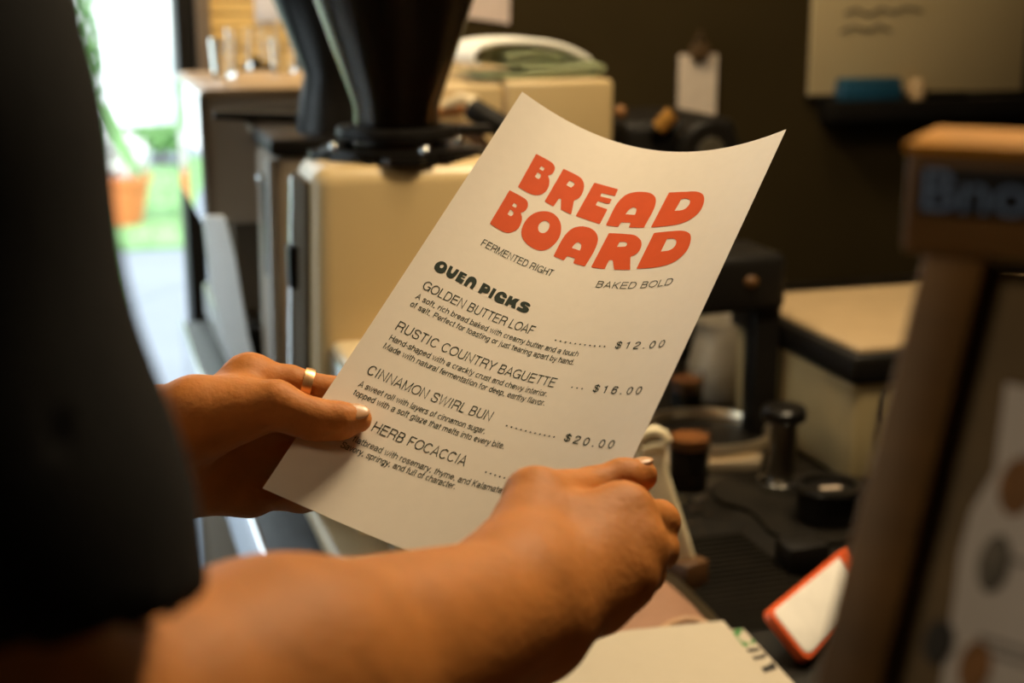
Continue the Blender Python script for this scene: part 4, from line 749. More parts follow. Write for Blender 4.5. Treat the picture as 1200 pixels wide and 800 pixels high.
fold('lower_fold', [(A0 + .01, z0 + .004), (A0 + Wt * .5, z0 + .004), (A1 - .012, z0 + .005), (A1, z0 + .012), (A1 - .004, z0 + .022), (A1 - .05, z0 + .016), (A0 + .08, z0 + .014)], tb_ - .02, tb_ + .14, 0.007, TWG)
fold('upper_fold', [(A0 + .02, z0 + .019), (A0 + .002, z0 + .026), (A0 + .012, z0 + .046), (A0 + .045, z0 + .056), (A0 + Wt * .6, z0 + .055), (A1 - .05, z0 + .042), (A1 - .02, z0 + .026)], tb_ - .015, tb_ + .145, 0.009, TWW)
fold('inner_fold', [(A0 + .05, z0 + .021), (A0 + Wt * .5, z0 + .022), (A1 - .06, z0 + .027), (A1 - .075, z0 + .036), (A0 + Wt * .45, z0 + .040), (A0 + .055, z0 + .034)], tb_ - .018, tb_ + .13, 0.007, TWG)

# cream coffee grinder in front
gr = thing('coffee_grinder', RB(0.34, 1.55, CZ), 'cream coffee grinder with a clear hopper of dark beans, behind the menu', 'grinder')
def taper(mb, a0, a1, b0, b1, z0, z1, da, db, bevel, seg=4):
    mb.hexa([RB(a0 - da, b0 - db, z0), RB(a1 + da, b0 - db, z0), RB(a1 + da, b1, z0), RB(a0 - da, b1, z0), RB(a0, b0, z1), RB(a1, b0, z1), RB(a1, b1, z1), RB(a0, b1, z1)], bevel, seg); return mb
taper(MB(), 0.234, 0.446, 1.47, 1.60, 0.93, 1.318, 0.012, 0.0, 0.022, 5).build('body', CREAM, gr)
k = MB(); taper(k, 0.2285, 0.236, 1.492, 1.592, 0.935, 1.300, 0.012, 0.0, 0.003); k.build('side_panel', DGREY, gr)  # darker panel paints the shade on the grinder's cream left side
k = MB(); k.tube([RB(0.230, 1.585, 1.295), RB(0.222, 1.585, 1.12), RB(0.215, 1.585, 0.935)], 0.0045, 14); k.build('chrome_strip', STEELM, gr)
k = MB(); k.rbox(0.216, 0.2275, 1.545, 1.572, 1.175, 1.222, 0.002); k.build('latch', BLACK, gr)
k = MB(); k.rbox(0.246, 0.43, 1.345, 1.475, 0.955, 1.132, 0.010, 4); k.build('spout_housing', CREAMW, gr)
k = MB(); k.rbox(0.2425, 0.2475, 1.352, 1.468, 0.975, 1.124, 0.002); o = k.build('housing_side', mat('brushed_steel', (0.55, 0.55, 0.56), 0.2, metal=1.0, noise=0.2, scale=30, stretch=(1, 1, 0.02)), gr)
k = MB(); k.rbox(0.225, 0.45, 1.29, 1.66, CZ + .001, 0.928, 0.009, 3); k.build('base_plate', CREAMW, gr)
HC = RB(0.343, 1.56, 0)
k = MB(); pr = []
for i in range(72):
    th = i * 2 * math.pi / 72; r = 0.090 + (0.008 if (i % 18) < 5 else 0) - (0.006 if (i % 9) == 7 else 0); pr.append(HC + Vector((r * math.cos(th), r * math.sin(th), 1.3165)))
k.prism(pr, (0, 0, 0.008)); k.lathe(HC + Vector((0, 0, 1.324)), [(0.085, 0), (0.085, 0.004), (0.060, 0.006), (0.060, 0)], 48); col = k.build('collar', BLACKG, gr)
for th in (0.4, 2.0, 3.6, 5.2):
    c = HC + Vector((0.074 * math.cos(th), 0.074 * math.sin(th), 1.325)); k = MB(); k.ball(c + Vector((0, 0, .004)), 0.006); k.build('screw', STEELM, col)
k = MB(); k.lathe(HC, [(0.052, 1.337), (0.066, 1.338), (0.068, 1.343), (0.066, 1.350), (0.052, 1.351), (0.052, 1.337)], 48); k.obox(HC + Vector((0.075, 0.02, 1.344)), (0.03, 0.008, 0), (-.003, .012, 0), (0, 0, .005), .003); k.build('hopper_ring', BLACK, gr)
hop = [(0.048, 1.325), (0.0475, 1.372), (0.0865, 1.486), (0.108, 1.552), (0.112, 1.60)]
k = MB(); k.lathe(HC, hop + [(r - 0.0025, z) for r, z in hop[::-1]] + [hop[0]], 64); ho = k.build('hopper', SMOKE, gr)
k = MB(); k.lathe(HC, [(0, 1.60), (0.114, 1.60), (0.116, 1.612), (0.10, 1.622), (0.03, 1.626), (0.025, 1.645), (0, 1.645)], 64); k.build('lid', BLACKG, gr)
# beans fill the hopper
k = MB(); inner = [(r - 0.0032, z) for r, z in hop]; k.lathe(HC, [(0, 1.352), (inner[1][0] * .72, 1.352), (inner[1][0] * .86, 1.374), (inner[2][0], 1.486), (inner[3][0], 1.54), (0, 1.555)], 64)
bo = k.build('coffee_beans', BEAN); d_ = bmesh.new(); d_.from_mesh(bo.data)
bmesh.ops.subdivide_edges(d_, edges=[e for e in d_.edges], cuts=3, use_grid_fill=True)
cen = Vector((HC.x, HC.y, 1.46))
for v in d_.verts:
    q = (v.co - cen).normalized(); v.co -= q * random.uniform(0, 0.0035)
for f in d_.faces: f.smooth = True
d_.to_mesh(bo.data); d_.free(); recenter(bo); tag(bo, 'dark roasted coffee beans filling the clear hopper', 'coffee beans', kind='stuff')

# second grinder behind it
g2 = thing('coffee_grinder', RB(0.34, 1.93, CZ), 'grey coffee grinder with a black hopper, between cream grinder and espresso machine', 'grinder')
taper(MB(), 0.24, 0.44, 1.83, 2.015, 0.93, 1.292, 0.004, 0.0, 0.016, 4).build('body', GREY, g2)
k = MB(); k.rbox(0.232, 0.45, 1.80, 2.015, CZ + .001, 0.935, 0.006); k.build('base_plate', BLACK, g2)
k = MB(); k.rbox(0.236, 0.444, 1.822, 2.016, 1.290, 1.312, 0.006); k.build('top_cap', BLACK, g2)
k = MB(); k.tube([RB(0.237, 1.832, 1.285), RB(0.234, 1.832, 1.1), RB(0.232, 1.832, 0.94)], 0.006, 12); k.build('corner_strip', mat('satin_corner', (0.42, 0.40, 0.38), 0.3, metal=0.8), g2)
k = MB(); k.rbox(0.2355, 0.241, 1.90, 1.925, 1.12, 1.245, 0.002); sl_ = k.build('slot', BLACK, g2)
k = MB(); k.ball(RB(0.2345, 1.912, 1.252), 0.007); k.build('knob', STEELM, g2)
H2 = RB(0.345, 1.92, 0); hp = [(0.062, 1.31), (0.056, 1.345), (0.048, 1.386), (0.086, 1.486), (0.112, 1.56), (0.114, 1.62)]
k = MB(); k.lathe(H2, hp + [(0.10, 1.635), (0, 1.64)], 56); k.build('hopper', BLACKG, g2)

# small clear cup beside the grinder base
shot_glass(476, 678, CZ, 0.018, 0.05, 'small clear cup under the lower menu edge by the grinder base', name='glass_cup')

# bar mats, trays and tools on the right
k = MB(); a0, a1, b0, b1 = 0.42, 0.69, 1.135, 1.365; k.rbox(a0, a1, b0, b1, CZ + .0004, CZ + .003, 0.001)
b = b0 + .006
while b < b1 - .006:
    k.rbox(a0 + .004, a1 - .004, b, b + .006, CZ + .002, CZ + .0065, 0.0015, 1); b += 0.0118
k.top('bar_mat', RUBBER, 'ribbed black rubber bar mat beside the stacked papers', 'mat')
tm = [(832, 576), (840, 566), (858, 559), (884, 554), (930, 551), (1010, 562), (1050, 590), (1045, 622), (1010, 636), (975, 640), (940, 638), (915, 633), (900, 625), (890, 613), (880, 603), (866, 597), (850, 594), (838, 587)]
k = MB(); k.prism(rb_poly(tm, CZ + .0004), (0, 0, 0.0057), 0.002); k.top('tamping_mat', RUBBER, 'smooth black tamping mat with a lobed edge under the tamper', 'mat')
tmz = CZ + .0062
# dark worktop speckles: spilled grounds
bm = bmesh.new()
for q in range(260):
    a = random.gauss(0.62, 0.12); b = random.gauss(1.47, 0.07)
    if b < 1.375 or a > .70 or a < .47: continue
    if b > 1.56: continue
    c = RB(a, b, CZ); s_ = random.uniform(.001, .0035)
    mm_ = bmesh.ops.create_icosphere(bm, subdivisions=1, radius=s_, matrix=Matrix.Translation(c + Vector((0, 0, s_ * .4))))
me = bpy.data.meshes.new('grounds'); bm.to_mesh(me); bm.free(); o = link('coffee_grounds', me, mat('coffee_grounds', (0.05, 0.032, 0.016), 0.7)); tag(o, 'coffee grounds scattered on the dark worktop in front of the shot glass', 'coffee grounds', kind='stuff')
# round steel ring set in a steel tray
rc = G(826, 526, CZ); tr = thing('tamping_tray', rc, 'flat steel tray with a round raised ring, behind the tamper', 'tray')
k = MB(); pts = rb_poly([(748, 555), (890, 552), (897, 530), (886, 505), (752, 503)], CZ + .0005); k.prism(pts, (0, 0, .014), .002); k.build('tray', mat('warm_satin_steel', (0.62, 0.50, 0.34), 0.42, metal=0.7), tr)
k = MB(); k.lathe(rc + Vector((0, 0, .014)), [(0.080, 0), (0.088, 0), (0.090, 0.010), (0.087, 0.018), (0.082, 0.018), (0.079, 0.010), (0.080, 0)], 64); k.build('ring', mat('warm_steel', (0.80, 0.66, 0.46), 0.32, metal=0.9), tr)
k = MB(); k.lathe(rc + Vector((0, 0, .0142)), [(0, 0), (0.0795, 0), (0.0795, 0.003), (0, 0.003)], 48); k.build('insert', BLACK, tr)
shot_glass(806, 583, CZ, 0.0265, 0.082, 'shot glass of black coffee with amber crema beside the cream scoop', (0.80, 0.94), 'shots of coffee', 'shot_glass')
shot_glass(803, 487, CZ, 0.026, 0.064, 'shot glass of coffee behind the steel tray, in front of the milk jug', (0.62, 0.86), 'shots of coffee', 'shot_glass')
# tamper
tc = G(915, 571, tmz); t = thing('tamper', tc, 'coffee tamper with black cap and chrome base standing on the mat', 'tamper')
k = MB(); k.lathe(tc, [(0, 0), (0.0285, 0), (0.029, 0.002), (0.029, 0.010), (0.022, 0.013), (0, 0.014)], 48); k.build('base', STEELM, t)
k = MB(); k.lathe(tc, [(0, .012), (0.0165, .013), (0.0165, .088), (0, .088)], 36); k.build('column', STEELD, t)
k = MB(); k.lathe(tc, [(0, .086), (0.024, .086), (0.027, .089), (0.027, .100), (0.024, .103), (0, .104)], 40); k.build('cap', BLACKG, t)
# dosing cup
dc = G(969, 607, tmz); t = thing('dosing_cup', dc, 'black round dosing cup right of the tamper, half behind the wooden stand', 'cup')
k = MB(); k.lathe(dc, [(0, 0), (0.033, 0), (0.036, 0.003), (0.036, 0.037), (0.030, 0.037), (0.029, 0.020), (0, 0.018)], 48); k.build('cup', BLACK, t)
k = MB(); k.lathe(dc + Vector((0, 0, .036)), [(0.028, 0), (0.040, 0), (0.042, 0.003), (0.040, 0.007), (0.030, 0.007), (0.028, 0)], 56); k.build('rim', BLACKG, t)
k = MB(); k.lathe(dc + Vector((0, 0, .0185)), [(0, 0), (0.0275, 0), (0.0275, 0.019), (0, 0.019)], 40); k.build('insert', BLACKG, t); k = MB(); k.obox(dc + Vector((.002, -.002, .0378)), (.012, .003, 0), (-.001, .005, 0), (0, 0, .0004), .0003); k.build('lid_glint', mat('beige_glint', (0.45, 0.36, 0.28), 0.4), t)  # beige sliver stands for light reflected off the glossy lid
# small black block
pb = G(935, 676, CZ); ba, bb, _ = AB(pb); k = MB(); k.rbox(ba - .012, ba + .035, bb - .005, bb + .035, CZ + .0005, CZ + .034, .004); k.top('knock_block', BLACK, 'small black block standing behind the red and white phone', 'block')
# milk jug
jc = onB(842, 470, 1.885); jc.z = CZ + .0005; t = thing('milk_jug', jc, 'steel milk jug standing behind the shot glass at the back', 'jug')
k = MB(); k.lathe(jc, [(0, 0), (0.046, 0), (0.049, 0.006), (0.048, 0.05), (0.040, 0.085), (0.038, 0.105), (0.041, 0.118), (0.038, 0.118), (0.036, 0.105), (0.038, 0.085), (0.045, 0.05), (0.045, 0.008), (0, 0.006)], 48); k.build('body', mat('brushed_jug', (0.42, 0.37, 0.29), 0.5, metal=0.3, noise=0.1), t)
k = MB(); k.tube([jc + Vector(q) for q in ((.04, .01, .10), (.07, .02, .098), (.078, .022, .06), (.066, .018, .025), (.046, .012, .02))], 0.005, 12); k.build('handle', STEELD, t)
# black post stand with a boxy head
sa, sb = 0.855, 1.66; t = thing('machine_stand', RB(sa, sb, CZ), 'black upright stand with a boxy head beside the cream bin', 'stand')
k = MB(); k.rbox(sa - .018, sa + .018, sb - .018, sb + .018, CZ + .012, 1.10, .004); k.build('post', BLACK, t)
k = MB(); k.rbox(sa - .021, sa + .021, sb - .021, sb + .05, CZ + .0005, CZ + .014, .004); k.build('foot', BLACK, t)
ha = AB(onB(770, 330, sb))[0]
k = MB(); k.rbox(ha, sa + .019, sb - .03, sb + .09, 1.088, 1.165, .012, 3); k.build('head', BLACK, t)
kq = onB(880, 330, sb - .03); k = MB(); k.ball(kq, 0.010, (1, .6, .8)); o = k.build('indicator', mat('amber_button', (0.12, 0.055, 0.015), 0.4), t)
# cream bin with a black rim
t = thing('waste_bin', RB(1.19, 1.63, CZ), 'cream countertop bin with a thick black rim around its pale lid', 'bin')
k = MB(); k.rbox(0.885, 1.50, 1.47, 1.80, CZ + .0005, 1.045, .012, 3); k.build('body', mat('olive_cream', (0.42, 0.33, 0.17), 0.45, noise=0.04), t)
k = MB(); k.rbox(0.878, 1.507, 1.463, 1.807, 1.030, 1.068, .008, 3); k.build('rim', BLACK, t)
k = MB(); k.rbox(0.892, 1.494, 1.476, 1.796, 1.058, 1.076, .006, 3); k.build('lid', mat('tan_lid', (0.38, 0.265, 0.14), 0.5, noise=0.04), t)
k = MB(); hb = onB(1036, 475, 1.468); k.tube([hb + Vector((0, 0, .02)), hb + Vector((-.006, -.012, .012)), hb + Vector((-.006, -.012, -.012)), hb + Vector((0, 0, -.02))], .003, 10); k.build('handle', BLACK, t)
# dark brewer at the back
ba0 = AB(onB(722, 150, 2.10))[0]; ba1 = AB(onB(800, 150, 2.10))[0]
t = thing('water_boiler', RB((ba0 + ba1) / 2, 2.2, CZ), 'black water boiler in shadow, right of the cream espresso machine', 'boiler')
k = MB(); k.rbox(ba0 + .015, ba1 + .10, 2.10, 2.35, CZ + .0005, 1.295, .02, 3); k.build('body', BLACK, t)
gc = onB(822, 176, 2.085); k = MB(); k.lathe(gc, [(0, 0), (0.052, 0), (0.052, .03), (0.045, .036), (0, .036)], 40, -E1); dl = k.build('dial', BLACK, t)
k = MB(); k.lathe(gc - E1 * .0362, [(0, 0), (0.024, 0), (0.022, .004), (0, .004)], 32, -E1); k.build('dial_face', mat('olive_face', (0.07, 0.06, 0.04), 0.5), dl)
k = MB(); c0 = onB(780, 142, 2.08); k.tube([c0 + Vector((-.012, 0, -.012)), c0 + Vector((.012, 0, .012))], [.012, .014], 16); k.build('tap', mat('brass', (0.55, 0.28, 0.06), 0.35, metal=0.7), t)
k = MB(); k.ball(onB(727, 131, 2.08), .010); k.build('lamp', mat('amber_lamp', (0.25, 0.11, 0.03), 0.4), t)

# cream scoop with a wooden grip, upright behind the right hand
Ys = 1.362
def aty(px, py, Y): r = ray(px, py); tt = Y / r.y; return Vector((0, 0, CAM_H)) + r * tt
bs = G(805, 690, CZ); t = thing('dough_scraper', bs, 'cream curved scraper on a brown wooden block, upright behind the right hand', 'scraper')
ol = [(783, 651), (791, 657), (803, 661), (816, 662), (808, 634), (799, 606), (790, 578), (783, 556), (780, 540), (781, 524), (784, 514), (779, 506), (768, 502), (757, 505), (746, 514), (740, 526), (746, 545), (757, 572), (768, 604), (776, 630)]
k = MB(); k.prism([aty(x, y, Ys) for x, y in ol], (0.002, 0.010, 0), .0035, 3); k.build('blade', mat('pale_cream', (0.80, 0.69, 0.46), 0.4, noise=0.02), t)
k = MB(); lip = [(742, 524), (748, 514), (757, 507), (768, 504), (777, 508), (781, 515), (776, 521), (764, 522), (752, 526)]; k.tube([aty(x, y, Ys - .004) for x, y in lip], .0055, 12); k.build('rolled_lip', MATS['pale_cream'], t)
wa, wb, _ = AB(bs); k = MB(); k.obox(bs + Vector((0, .005, .016)), (.0125, .010, 0), (-.010, .0125, 0), (0, 0, .0155), .002); k.build('block', mat('walnut', (0.10, 0.045, 0.014), 0.5, noise=0.2, scale=40), t)

# red and white phone
pc, pl = G(990, 640, CZ + .05), G(899, 714, CZ + .05); u_ = pc - pl
rr_ = ray(946, 773); o3 = Vector((0, 0, CAM_H)); pbm = o3 + rr_ * ((pl - o3).dot(u_) / rr_.dot(u_)); v_ = (pbm - pl) * 1.03      # propped up: the near edge is the lower one
pn = u_.cross(v_).normalized(); pn = pn if pn.z > 0 else -pn
t = thing('phone', pl + (u_ + v_) * .5 - Vector((0, 0, .024)), 'white handset in an orange red case, lying by the wooden stand', 'phone')
def rrect(o_, u, v, r, inset, z):
    U, Vv = u.normalized(), v.normalized(); lu, lv_ = u.length, v.length; out = []
    for (cx, cy, a0) in ((lu - inset - r, lv_ - inset - r, 0), (inset + r, lv_ - inset - r, 90), (inset + r, inset + r, 180), (lu - inset - r, inset + r, 270)):
        for q in range(7):
            an = math.radians(a0 + q * 15); out.append(o_ + U * (cx + r * math.cos(an)) + Vv * (cy + r * math.sin(an)) + pn * z)
    return out
k = MB(); k.prism(rrect(pl, u_, v_, .010, 0, -.0105), pn * .0097, .003, 2); k.build('case', mat('orange_red_case', (0.66, 0.10, 0.025), 0.35), t)
k = MB(); k.prism(rrect(pl, u_, v_, .008, .0045, -.002), pn * .003, .001, 2); k.build('screen', mat('white_screen', (0.80, 0.76, 0.70), 0.25, bump=0.1, bscale=120), t)
k = MB(); k.prism(rrect(pl + u_ * .86, u_ * .14, v_, .004, .001, -.0015), pn * .004, .001, 2); k.build('end_cap', mat('orange_red_case', (0.66, 0.10, 0.025), 0.35), t)

# tan tray, papers and booklet at the bottom edge
to = [(620, 800), (690, 705), (752, 652), (772, 658), (800, 690), (836, 727), (862, 760), (870, 800)]
t = thing('serving_tray', G(750, 740, CZ), 'tan tray with a dark rim, under the papers and right forearm', 'tray')
k = MB(); k.prism(rb_poly(to, CZ + .0075), (0, 0, .010), .003); k.build('rim', mat('dark_bronze', (0.055, 0.040, 0.022), 0.3, metal=0.3), t)
ti = [(640, 800), (702, 722), (738, 690), (768, 681), (786, 690), (812, 714), (832, 737), (850, 765), (856, 800)]
k = MB(); k.prism(rb_poly(ti, CZ + .0160), (0, 0, .006), .003, 3); k.build('pad', mat('tan_leather', (0.32, 0.17, 0.105), 0.5, noise=0.05, scale=60, bump=0.1), t)
k = MB(); k.tube([G(x, y, CZ + .024) for x, y in ((770, 741), (786, 731), (802, 726), (818, 727), (832, 733))], .0035, 10); k.build('cord_trim', mat('tan_trim', (0.45, 0.27, 0.15), 0.45), t)
pz = CZ + .0285; C_ = G(848, 728, pz); fl = (G(690, 744, pz) - C_).normalized(); nr = (G(907, 803, pz) - C_).normalized()
bk = thing('booklet', C_ + nr * .1 + fl * .1, 'printed booklet with green and black edge graphics under the white paper', 'booklet')
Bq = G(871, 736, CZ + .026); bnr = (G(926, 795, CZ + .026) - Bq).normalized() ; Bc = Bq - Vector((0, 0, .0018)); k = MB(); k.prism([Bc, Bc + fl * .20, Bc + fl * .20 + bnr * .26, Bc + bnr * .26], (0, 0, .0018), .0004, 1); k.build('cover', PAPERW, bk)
GRN = mat('green_print', (0.035, 0.20, 0.045), 0.5); BLK = mat('black_print', (0.012, 0.010, 0.008), 0.5)
for mt, pts in ((GRN, [(.000, .004), (.004, .012), (.010, .016), (.018, .020), (.026, .022), (.033, .018), (.036, .010), (.030, .008), (.024, .012), (.016, .012), (.010, .008), (.006, .002)]), (GRN, [(.022, .0005), (.030, .001), (.034, .006), (.028, .005)]), (BLK, [(.040, .002), (.046, .003), (.048, .020), (.042, .020)]), (BLK, [(.052, .0005), (.060, .004), (.064, .022), (.055, .020), (.056, .010)]), (BLK, [(.068, .001), (.082, .003), (.088, .020), (.080, .022), (.074, .008)])):
    k = MB(); k.prism([Bq + bnr * q + fl * s_ + Vector((0, 0, .0001)) for q, s_ in pts], (0, 0, .0002)); k.build('edge_graphic', mt, bk)
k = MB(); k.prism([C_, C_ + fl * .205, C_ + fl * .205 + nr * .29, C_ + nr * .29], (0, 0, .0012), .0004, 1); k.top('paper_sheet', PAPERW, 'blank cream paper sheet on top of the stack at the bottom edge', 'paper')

# ------------------------------------------------------------------ things on the back wall
WB = 2.948
def wall_rect(mb, px0, py0, px1, py1, b, th, bevel=.001):
    p0 = AB(onB(px0, py1, b)); p1 = AB(onB(px1, py0, b)); mb.rbox(min(p0[0], p1[0]), max(p0[0], p1[0]), b - th, b, min(p0[2], p1[2]), max(p0[2], p1[2]), bevel); return mb
pA = AB(onB(945, 112, WB)); pB_ = AB(onB(1193, 106, WB)); zb = (pA[2] + pB_[2]) / 2
t = thing('whiteboard', RB((pA[0] + pB_[0]) / 2, WB, zb), 'whiteboard with faint handwriting on the dark wall', 'whiteboard')
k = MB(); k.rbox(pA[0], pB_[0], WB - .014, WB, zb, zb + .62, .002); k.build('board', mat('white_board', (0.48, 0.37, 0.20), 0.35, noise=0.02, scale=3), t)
k = MB(); k.rbox(pA[0] - .006, pB_[0] + .008, WB - .018, WB, zb - .008, zb + .002, .002); k.rbox(pB_[0], pB_[0] + .010, WB - .018, WB, zb, zb + .62, .002); k.rbox(pA[0] - .006, pB_[0] + .01, WB - .018, WB, zb + .62, zb + .63, .002); k.build('frame', BLACK, t)
k = MB(); k.rbox(pA[0] + .03, pB_[0] + .02, WB - .075, WB, zb - .055, zb - .010, .004); k.build('ledge', BLACK, t)
k = MB()
for row, segs in enumerate((((990, 22), (1003, 17), (1018, 24), (1033, 16), (1048, 21), (1062, 15), (1080, 19)), ((985, 44), (1000, 37), (1016, 43), (1030, 36), (1044, 43)))):
    pts = [onB(x, y - 6, WB - .0155) for x, y in segs]; k.tube(pts, .003, 6)
k.tube([onB(x, y - 12, WB - .0155) for x, y in ((985, 4), (1010, -2), (1040, 4), (1075, -1), (1090, 5))], .003, 6)
k.build('handwriting', mat('faded_marker', (0.10, 0.085, 0.055), 0.7), t)
lz = zb - .0098
ea = AB(onB(985, 100, WB - .05))[0]; eb = AB(onB(1054, 100, WB - .05))[0]
t = thing('board_eraser', RB((ea + eb) / 2, WB - .045, lz), 'blue eraser standing on the whiteboard ledge', 'eraser')
k = MB(); k.rbox(ea, eb, WB - .068, WB - .022, lz, lz + .035, .004); k.build('handle', mat('blue_plastic', (0.010, 0.060, 0.11), 0.45), t)
k = MB(); k.rbox(ea + .003, eb - .003, WB - .065, WB - .025, lz + .034, lz + .050, .003); k.build('felt', mat('teal_felt', (0.012, 0.07, 0.11), 0.9), t)
ca = AB(onB(1076, 100, WB - .05))[0]; cb = RB(ca, WB - .045, lz); k = MB(); k.lathe(cb, [(0, 0), (.018, 0), (.022, .02), (.018, .040), (.008, .046), (0, .046)], 28); k.top('magnet', mat('beige_plastic', (0.50, 0.34, 0.18), 0.5), 'small beige round stub beside the blue eraser on the ledge', 'magnet')
ma = AB(onB(1102, 104, WB - .05))[0]; k = MB(); k.tube([RB(ma - .03, WB - .045, lz + .0085), RB(ma + .07, WB - .05, lz + .0085)], .0085, 16); t2 = k.top('marker_pen', BLACK, 'black marker pen lying on the whiteboard ledge', 'marker')
# white tag on a dark clip
q0 = AB(onB(793, 138, WB)); q1 = AB(onB(840, 63, WB)); tgm = (q0[0] + q1[0]) / 2
t = thing('wall_tag', RB(tgm, WB, q0[2]), 'blank white tag hanging on the dark wall by a clip', 'tag')
k = MB(); wv = q1[0] - q0[0]; k.prism([RB(q0[0], WB - .006, q0[2]), RB(q1[0], WB - .006, q0[2]), RB(q1[0], WB - .006, q1[2]), RB(tgm + wv * .2, WB - .006, q1[2]), RB(tgm, WB - .006, q1[2] - .03), RB(tgm - wv * .2, WB - .006, q1[2]), RB(q0[0], WB - .006, q1[2])], E1 * .004, .0008, 1); k.build('card', mat('white_card', (0.70, 0.58, 0.46), 0.6), t)
k = MB(); k.rbox(tgm - .02, tgm + .02, WB - .02, WB, q1[2] - .012, q1[2] + .022, .004); k.tube([RB(tgm - .012, WB - .010, q1[2] + .02), RB(tgm, WB - .010, q1[2] + .05), RB(tgm + .012, WB - .010, q1[2] + .02)], .003, 8); k.build('clip', WOODD, t)
# notice above the towel
np_ = [onB(x, y, WB - .003) for x, y in ((536, 19), (597, 28), (599, -60), (540, -66))]
k = MB(); k.prism(np_, E1 * .0025); k.top('wall_notice', mat('pinkish_paper', (0.62, 0.49, 0.42), 0.6), 'plain pinkish paper notice on the wall above the towel', 'notice')
# slatted wooden blind left of the black hopper
s0 = AB(onB(243, 62, WB)); s1 = AB(onB(420, 62, WB)); zl = s0[2] - .01
t = thing('wooden_blind', RB((s0[0] + s1[0]) / 2, WB - .01, zl), 'yellow wooden slatted blind on the wall above the glasses', 'blind')
k = MB(); z = zl
while z < zl + .75: k.rbox(s0[0], s1[0], WB - .018, WB - .006, z, z + .0265, .002, 1); z += .0285
k.build('slats', WOODY, t)
k = MB(); k.rbox(s0[0] - .005, s1[0] + .005, WB - .03, WB, z, z + .05, .004); k.build('headrail', WOODY, t)
k = MB(); wall_rect(k, 299, -40, 325, 26, WB - .019, .003, .001); k.top('white_card', mat('lilac_white', (0.75, 0.72, 0.78), 0.6), 'small white card on the wooden blind above the glasses', 'card')

# ------------------------------------------------------------------ raised bar ledge and the leaning wooden menu stand close to the lens
LZ = 1.15
t = thing('bar_ledge', (0.36, 0.27, 0), 'raised brown bar ledge carrying the wooden menu stand', 'ledge')
k = MB(); k.hexa([(-.03, .10, LZ - .035), (.85, .10, LZ - .035), (.85, .46, LZ - .035), (-.03, .46, LZ - .035), (-.03, .10, LZ), (.85, .10, LZ), (.85, .46, LZ), (-.03, .46, LZ)], .004); k.build('top', WOODD, t)
k = MB(); k.hexa([(.0, .14, 0), (.82, .14, 0), (.82, .42, 0), (.0, .42, 0), (.0, .14, LZ - .034), (.82, .14, LZ - .034), (.82, .42, LZ - .034), (.0, .42, LZ - .034)], .004); k.build('panel', DGREY, t)
SA, SB = P(1085, 300, .37), P(957, 800, .355); U = (SA - SB).normalized(); BT = SB + U * ((LZ + .004 - SB.z) / U.z); BT.z = LZ + .0015
Wd = Vector((.90, -.43, 0)); Wd = (Wd - U * Wd.dot(U)).normalized(); Nn = Wd.cross(U).normalized()
if Nn.y > 0: Nn = -Nn
HL = (SA - BT).length
t = thing('menu_stand', BT + Wd * .1, 'leaning brown wooden menu stand with lit orange painted on its header top, close to the lens', 'stand')
def sbox(mb, w0, w1, u0, u1, n0, n1, bev=.0015):
    q = lambda w_, u_, n_: BT + Wd * w_ + U * u_ + Nn * n_
    mb.hexa([q(w0, u0, n0), q(w1, u0, n0), q(w1, u0, n1), q(w0, u0, n1), q(w0, u1, n0), q(w1, u1, n0), q(w1, u1, n1), q(w0, u1, n1)], bev); return mb
sbox(MB(), 0, .0155, .004, HL + .004, -.010, .006).build('stile', WOOD, t)
sbox(MB(), .205, .2205, .004, HL + .004, -.010, .006).build('stile', WOOD, t)
sbox(MB(), .0155, .205, .004, HL + .002, -.008, -.002).build('back_board', mat('olive_brown_board', (0.15, 0.090, 0.030), 0.6, noise=0.2, scale=9, stretch=(1, 1, 8)), t)
sbox(MB(), .0, .2205, .0, .014, -.012, .012).build('foot_rail', WOOD, t)
def hd(px, py, d): return P(px, py, d)
h0 = BT + U * HL; k = MB()
hb0 = -.003; up_ = Vector((0, 0, 1)); Wh = Vector((.90, -.43, 0)).normalized(); Nh = Vector((-.43, -.90, 0)).normalized()
HQ = P(1056, 296, .366); hz = P(1062, 172, .366).z - HQ.z
def hbox(mb, w0, w1, z0, z1, n0, n1, bev=.0015):
    q = lambda w_, z_, n_: HQ + Wh * w_ + up_ * z_ + Nh * n_
    mb.hexa([q(w0, z0, n0), q(w1, z0, n0), q(w1, z0, n1), q(w0, z0, n1), q(w0, z1, n0), q(w1, z1, n0), q(w1, z1, n1), q(w0, z1, n1)], bev); return mb
hbox(MB(), 0, .225, 0, hz - .0005, -.045, 0).build('header', WOOD, t)
hbox(MB(), -.001, .226, hz - .0006, hz + .002, -.046, .001, .0008).build('header_top', WOODLIT, t)  # thin slab coloured like the lit top of the header
hbox(MB(), .003, .045, hz * .40, hz * .86, 0, .0008, .0002).build('sign_patch', mat('dark_navy_patch', (0.012, 0.012, 0.016), 0.5), t)
c = bpy.data.curves.new('t', 'FONT'); c.body = 'Bno'; c.size = 1; o = bpy.data.objects.new('t', c); COL.objects.link(o); bpy.context.view_layer.update()
me_ = bpy.data.meshes.new_from_object(o.evaluated_get(bpy.context.evaluated_depsgraph_get())); bpy.data.objects.remove(o); bpy.data.curves.remove(c)
xm = max(v.co.x for v in me_.vertices)
for v in me_.vertices: v.co = HQ + Wh * (.0035 + .0265 * v.co.x / xm) + up_ * (hz * .44 + v.co.y * .0150) + Nh * .0012
link('sign_lettering', me_, mat('blue_paint', (0.24, 0.36, 0.62), 0.5), t)
hbox(MB(), .048, .066, hz * .02, hz * .34, 0, .0008, .0003).build('sticker', mat('pale_sticker', (0.5, 0.47, 0.5), 0.5), t)
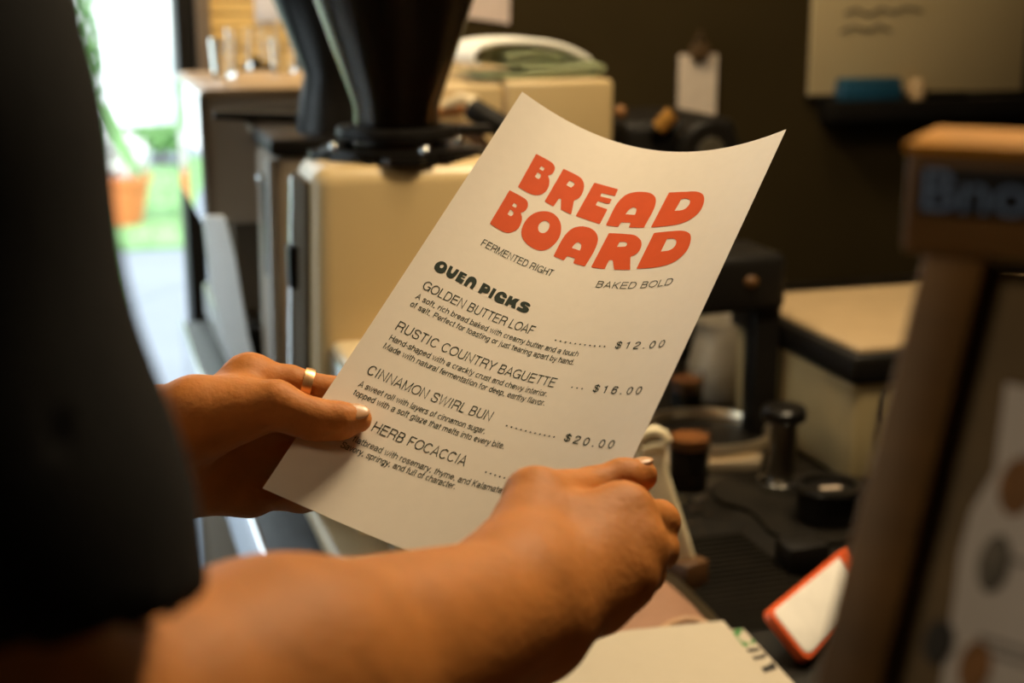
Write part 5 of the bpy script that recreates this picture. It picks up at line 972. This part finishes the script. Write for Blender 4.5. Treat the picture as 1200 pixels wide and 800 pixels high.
# printed picture sheet on the board
zs = lambda py: HL * 1.0 - (py - 300) / 500 * (SA - SB).length
sh = thing('picture_menu', BT + Wd * .1 + U * .05, 'white printed sheet with small food pictures on the wooden stand', 'printed sheet')
q = lambda w_, u_, n_: BT + Wd * w_ + U * u_ + Nn * n_
wav = [(.0262 + .0012 * math.sin(i * 1.3) + (.0018 if i % 5 == 2 else 0), zs(425) - i * (zs(425) - .02) / 24) for i in range(25)]
k = MB(); k.prism([q(a, b_, -.0018) for a, b_ in wav] + [q(.195, .02, -.0018), q(.195, zs(425), -.0018)], Nn * .0008); k.build('sheet', mat('white_print_sheet', (0.80, 0.74, 0.74), 0.55, noise=0.03), sh)
BRD = mat('bread_print', (0.30, 0.14, 0.05), 0.6, noise=0.4, scale=120); GRB = mat('grey_bread_print', (0.20, 0.18, 0.16), 0.6, noise=0.5, scale=140); DKP = mat('dark_print', (0.06, 0.055, 0.055), 0.6, noise=0.3)
for px, py, rw, ru, mt in ((1192, 570, .0042, .0072, BRD), (1165, 660, .0036, .0072, GRB), (1100, 752, .0035, .0055, DKP), (1142, 782, .0036, .0065, BRD)):
    r_ = ray(px, py); o3 = Vector((0, 0, CAM_H)); pl_ = q(0, 0, -.0008); tt = (pl_ - o3).dot(Nn) / r_.dot(Nn); c = o3 + r_ * tt
    k = MB(); k.prism([c + Wd * rw * math.cos(x) + U * ru * math.sin(x) for x in np.linspace(0, 2 * math.pi, 28, endpoint=False)], Nn * .0003); k.build('food_picture', mt, sh)
for py in (497, 610, 700, 712):
    k = MB(); u0 = zs(py); k.prism([q(.034, u0, -.0008), q(.060, u0 - .001, -.0008), q(.060, u0 - .0022, -.0008), q(.034, u0 - .0012, -.0008)], Nn * .0002); k.build('text_line', mat('grey_print', (0.30, 0.28, 0.28), 0.6), sh)
k = sbox(MB(), .0545, .066, .03, zs(690), -.0008, .0006, .0003); o = k.build('price_card', mat('pale_yellow_card', (0.62, 0.50, 0.28), 0.6)); recenter(o); tag(o, 'narrow pale yellow card overlapping the printed sheet at the frame edge', 'card')
